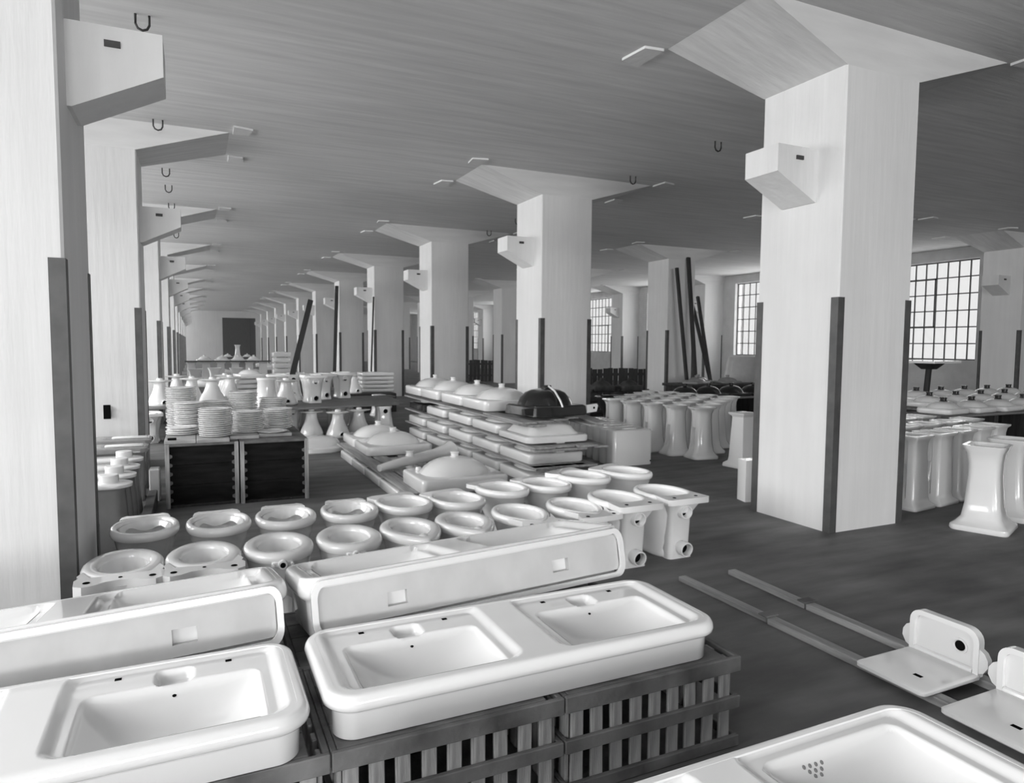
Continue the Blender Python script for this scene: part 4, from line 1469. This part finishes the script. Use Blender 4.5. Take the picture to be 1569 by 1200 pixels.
# ------------------------------------------------------------------ far end of the aisle
GF = 'pedestals carrying the far sink shelf'
for k, (x, y) in enumerate(((-.1, 25.2), (.35, 25.2), (.8, 25.2), (1.25, 25.2), (1.7, 25.2), (2.15, 25.2))):
    pedestal('plain', x, y, 0, 'far white pedestal carrying the long shelf down the aisle, %s' % (nm + ['sixth from left'])[k], GF, 1.22)
o = MB().cbox(-.3, 2.4, 24.9, 25.5, .812, .84, .004).build('far_shelf_plank', 'dark', smooth=False)
tag(o, 'long dark shelf plank far down the aisle', 'plank')
fsk = make_sink(.5, .5, .05, .1)
for k, x in enumerate((.3, .85, 1.35, 1.85)):
    lab = 'upturned sink on the long shelf far down the aisle, %s' % nm[k]
    o = fsk if k == 0 else dup(fsk, lab, (0, 0, 0))
    o.location, o['label'], o['group'] = (x, 25.2, .842), lab, 'sinks on the far shelf'
for k in range(3):
    for j in range(3):
        lab = 'flat white sink under the far shelf, %s stack, %s from the floor' % (('left', 'middle', 'right')[k], ORD[j])
        o = dup(ws, lab, (.95 + .5 * k, 26.4, .0 + .171 * j), 0, group='flat sinks under the far shelf')
        o.scale = (.62, 1, 2)
for k, (x, y) in enumerate(((.5, 20.6), (1.05, 20.6), (.0, 20.0))):
    pedestal('flare', x, y, 0, 'white pedestal standing in the aisle before the far shelf, %s' % ('left of two', 'right of two', 'outermost left')[k], 'pedestals before the far shelf', 1.15)
random.seed(21)
midk = [(.15, 16.3, 'left'), (.62, 17.6, 'middle left'), (1.0, 16.6, 'middle right'), (1.45, 17.2, 'right'), (2.0, 17.4, 'far right'), (2.6, 18.6, 'outermost right')]
for k, (x, y, w) in enumerate(midk):
    b = MB().cbox(x - .26, x + .26, y - .3, y + .3, 0, .5, .01).build('low_stand', 'wood', smooth=False)
    tag(b, 'low wooden stand in the middle of the aisle carrying a white sink, %s' % w, 'stand', 'low stands in the aisle')
    o = dup(sk4, 'upturned white sink on a low stand in the middle of the aisle, %s' % w, (x, y, .502), random.uniform(-.3, .3), group='sinks on the low stands')
    o.scale = (.62, .72, .62)
# table before the dark doorway
t = thing('far_table', 'dark table with white pieces before the dark doorway', 'table', (2.1, 40.0, 0), 0)
MB().cbox(-.75, .75, -.4, .4, .62, .68, .005).build('table_top', 'dark', t, smooth=False)
for x in (-.68, .68):
    for y in (-.33, .33):
        MB().cbox(x - .04, x + .04, y - .04, y + .04, 0, .618, .004).build('leg', 'dark', t, smooth=False)
dup(fsk, 'white upturned sink on the far table, left', (1.62, 40, .682), 0, group='pieces on the far table')
dup(fsk, 'white upturned sink on the far table, right', (2.6, 40, .682), 0, group='pieces on the far table')
o = pedestal('flare', 2.12, 40, 0, 'white pedestal standing on the far table', 'pieces on the far table')
o.location.z = .682
# white goods along the right row of columns far down
random.seed(5)
k = 0
wrd = ['fifth', 'sixth', 'seventh', 'eighth', 'ninth']
for i in range(4, 9):
    y = Y1 + i * BAY
    for j in range(4 if i == 6 else 1):
        lab = 'flat white sink in the pile before the %s right column, %s from the floor' % (wrd[i - 4], ORD[j])
        o = dup(ws, lab, (3.75, y + 1.0, .264 * j), random.uniform(-.05, .05), group='piles along the right columns')
        o.scale = (1.1, 1.3, 3.1)
# leaning timbers along the right row
for b, tp, w, lab in (((3.17, 26.2, .0), (4.23, 28.2, 3.16), .2, 'dark broad plank leaning across the aisle against the sixth right column'),
                      ((4.22, 23.3, .0), (4.345, 23.3, 3.36), .11, 'dark upright pole at the front of the fifth right column'),
                      ((4.31, 18.45, .0), (4.43, 18.52, 2.72), .035, 'thin dark rod leaning on the fourth right column')):
    b, tp = Vector(b), Vector(tp)
    d = tp - b
    o = MB().cbox(-w / 2, w / 2, -.025, .025, 0, d.length, .003).build('leaning_timber', 'dark', smooth=False)
    o.location, o.rotation_mode, o.rotation_quaternion = b, 'QUATERNION', Vector((0, 0, 1)).rotation_difference(d.normalized())
    tag(o, lab, 'timber', 'timbers leaning on the right columns')

# ------------------------------------------------------------------ floor battens and L-shaped trays, lower right
def batten(x0, y0, x1, y1, w, h, lab, z=0):
    d = Vector((x1 - x0, y1 - y0, 0))
    o = MB().cbox(-w / 2, w / 2, 0, d.length, 0, h, .004).build('floor_batten', 'board', smooth=False)
    o.location, o.rotation_euler = (x0, y0, z), (0, 0, math.atan2(-d.x, d.y))
    tag(o, lab, 'batten', 'battens lying on the floor')


batten(2.72, 2.62, 2.71, 3.33, .055, .03, 'dark batten on the floor, far half of the left line')
batten(2.73, 1.2, 2.715, 2.61, .06, .035, 'dark batten under the left edge of the trays, near half of the left line')
batten(3.06, 2.68, 3.08, 3.3, .06, .03, 'dark batten on the floor, far half of the right line')
batten(3.05, 1.2, 3.06, 2.67, .06, .035, 'dark batten under the upright backs of the trays')
for x, y, w in ((2.717, 2.63, 'left'), (3.062, 2.69, 'right')):
    o = MB().cbox(x - .045, x + .045, y - .03, y + .03, .036, .046, .003).build('joint_cleat', 'wood', smooth=False)
    o.rotation_euler = (0, 0, .0)
    tag(o, 'small cleat on the joint of the %s floor battens' % w, 'cleat', 'cleats on the battens')

t = thing('l_shaped_tray', '', 'tray')
m = MB()
m.loft([rrect(.185, .155, .02, 0, 4, -.01), rrect(.19, .16, .022, .006, 4, -.01), rrect(.19, .16, .022, .02, 4, -.01), rrect(.184, .154, .02, .025, 4, -.01)])
m.build('tray_plate', 'glaze', t)
# upright back: rounded-top plate with raised lip, hole and ears
RX = Matrix(((0, 0, 1, 0), (1, 0, 0, 0), (0, 1, 0, 0), (0, 0, 0, 1)))          # polygon (a, b) -> y=a, z=b, thickness along x


def backpoly(w, h0, h1, r, n=6):
    p = [(-w, h0)]
    for k in range(n + 1):
        a = pi - k * (pi / 2) / n
        p.append((-w + r + r * cos(a), h1 - r + r * sin(a)))
    for k in range(n + 1):
        a = pi / 2 - k * (pi / 2) / n
        p.append((w - r + r * cos(a), h1 - r + r * sin(a)))
    p.append((w, h0))
    return p[::-1]


m = MB()
m.prism(backpoly(.145, .01, .205, .05), .175, .19, RX)
m.build('upright_back', 'glaze', t)
o1, o2 = backpoly(.155, .012, .215, .055), backpoly(.132, .012, .193, .042)
n = len(o1)
m = MB()
vs = [RX @ Vector((p[0], p[1], .155)) for p in o1] + [RX @ Vector((p[0], p[1], .155)) for p in o2] + [RX @ Vector((p[0], p[1], .192)) for p in o1] + [RX @ Vector((p[0], p[1], .18)) for p in o2]
fs = []
for i in range(n - 1):
    fs += [(i, i + 1, n + i + 1, n + i), (2 * n + i, i, i + 1, 2 * n + i + 1)[::1], (n + i, n + i + 1, 3 * n + i + 1, 3 * n + i)]
m.add(vs, fs)
m.build('raised_lip', 'bright', t, angle=50)
for s in (-1, 1):
    ear = [(s * .145, .025), (s * .175, .04), (s * .192, .07), (s * .19, .1), (s * .175, .125), (s * .15, .14)]
    MB().prism(ear, .16, .188, RX).build('ear_lug', 'glaze', t, angle=50)
q = Vector((0, 0, 1)).rotation_difference(Vector((-1, 0, 0))).to_matrix().to_4x4()
MB().lathe([(.034, 0), (.034, .006), (.026, .007), (.022, .002)], 20, M4=Matrix.Translation((.176, -.065, .115)) @ q, cap0=False, cap1=False).build('hole_ring', 'glaze', t)
hole('waste_hole', (.174, -.065, .115), (-1, 0, 0), .023, t)
MB().box(-.09, -.07, -.07, -.035, .0245, .0262).build('slot_hole', 'hole', t, smooth=False)
m = MB()
m.tube([(.165, -.13, .03), (.165, .13, .03)], .014, 8)
m.build('inner_fillet', 'glaze', t)
t.location, t['label'], t['group'] = (2.835, 1.885, .036), 'white L shaped tray with upright holed back, wholly in view on the battens', 'L shaped trays'
o = dup(t, 'white L shaped tray with upright back, cut by the right edge of the photograph', (2.79, 1.475, .036), 0, group='L shaped trays')

# ------------------------------------------------------------------ dusty haze in the far part of the hall
hz = MB().box(XLEFT + .02, XWALL - .02, 9.9, YFAR - .05, .002, ZCEIL - .002)
hm = bpy.data.materials.new('dusty_air')
hm.use_nodes = True
hn = hm.node_tree
for nd in list(hn.nodes):
    hn.nodes.remove(nd)
ho = hn.nodes.new('ShaderNodeOutputMaterial')
hv = hn.nodes.new('ShaderNodeVolumeScatter')
hv.inputs['Density'].default_value = .005
hn.links.new(hv.outputs[0], ho.inputs['Volume'])
M['haze'] = hm
ob = hz.build('haze', 'haze', smooth=False)
ob['kind'] = 'stuff'
tag(ob, 'thin dusty haze filling the far part of the hall', 'haze')
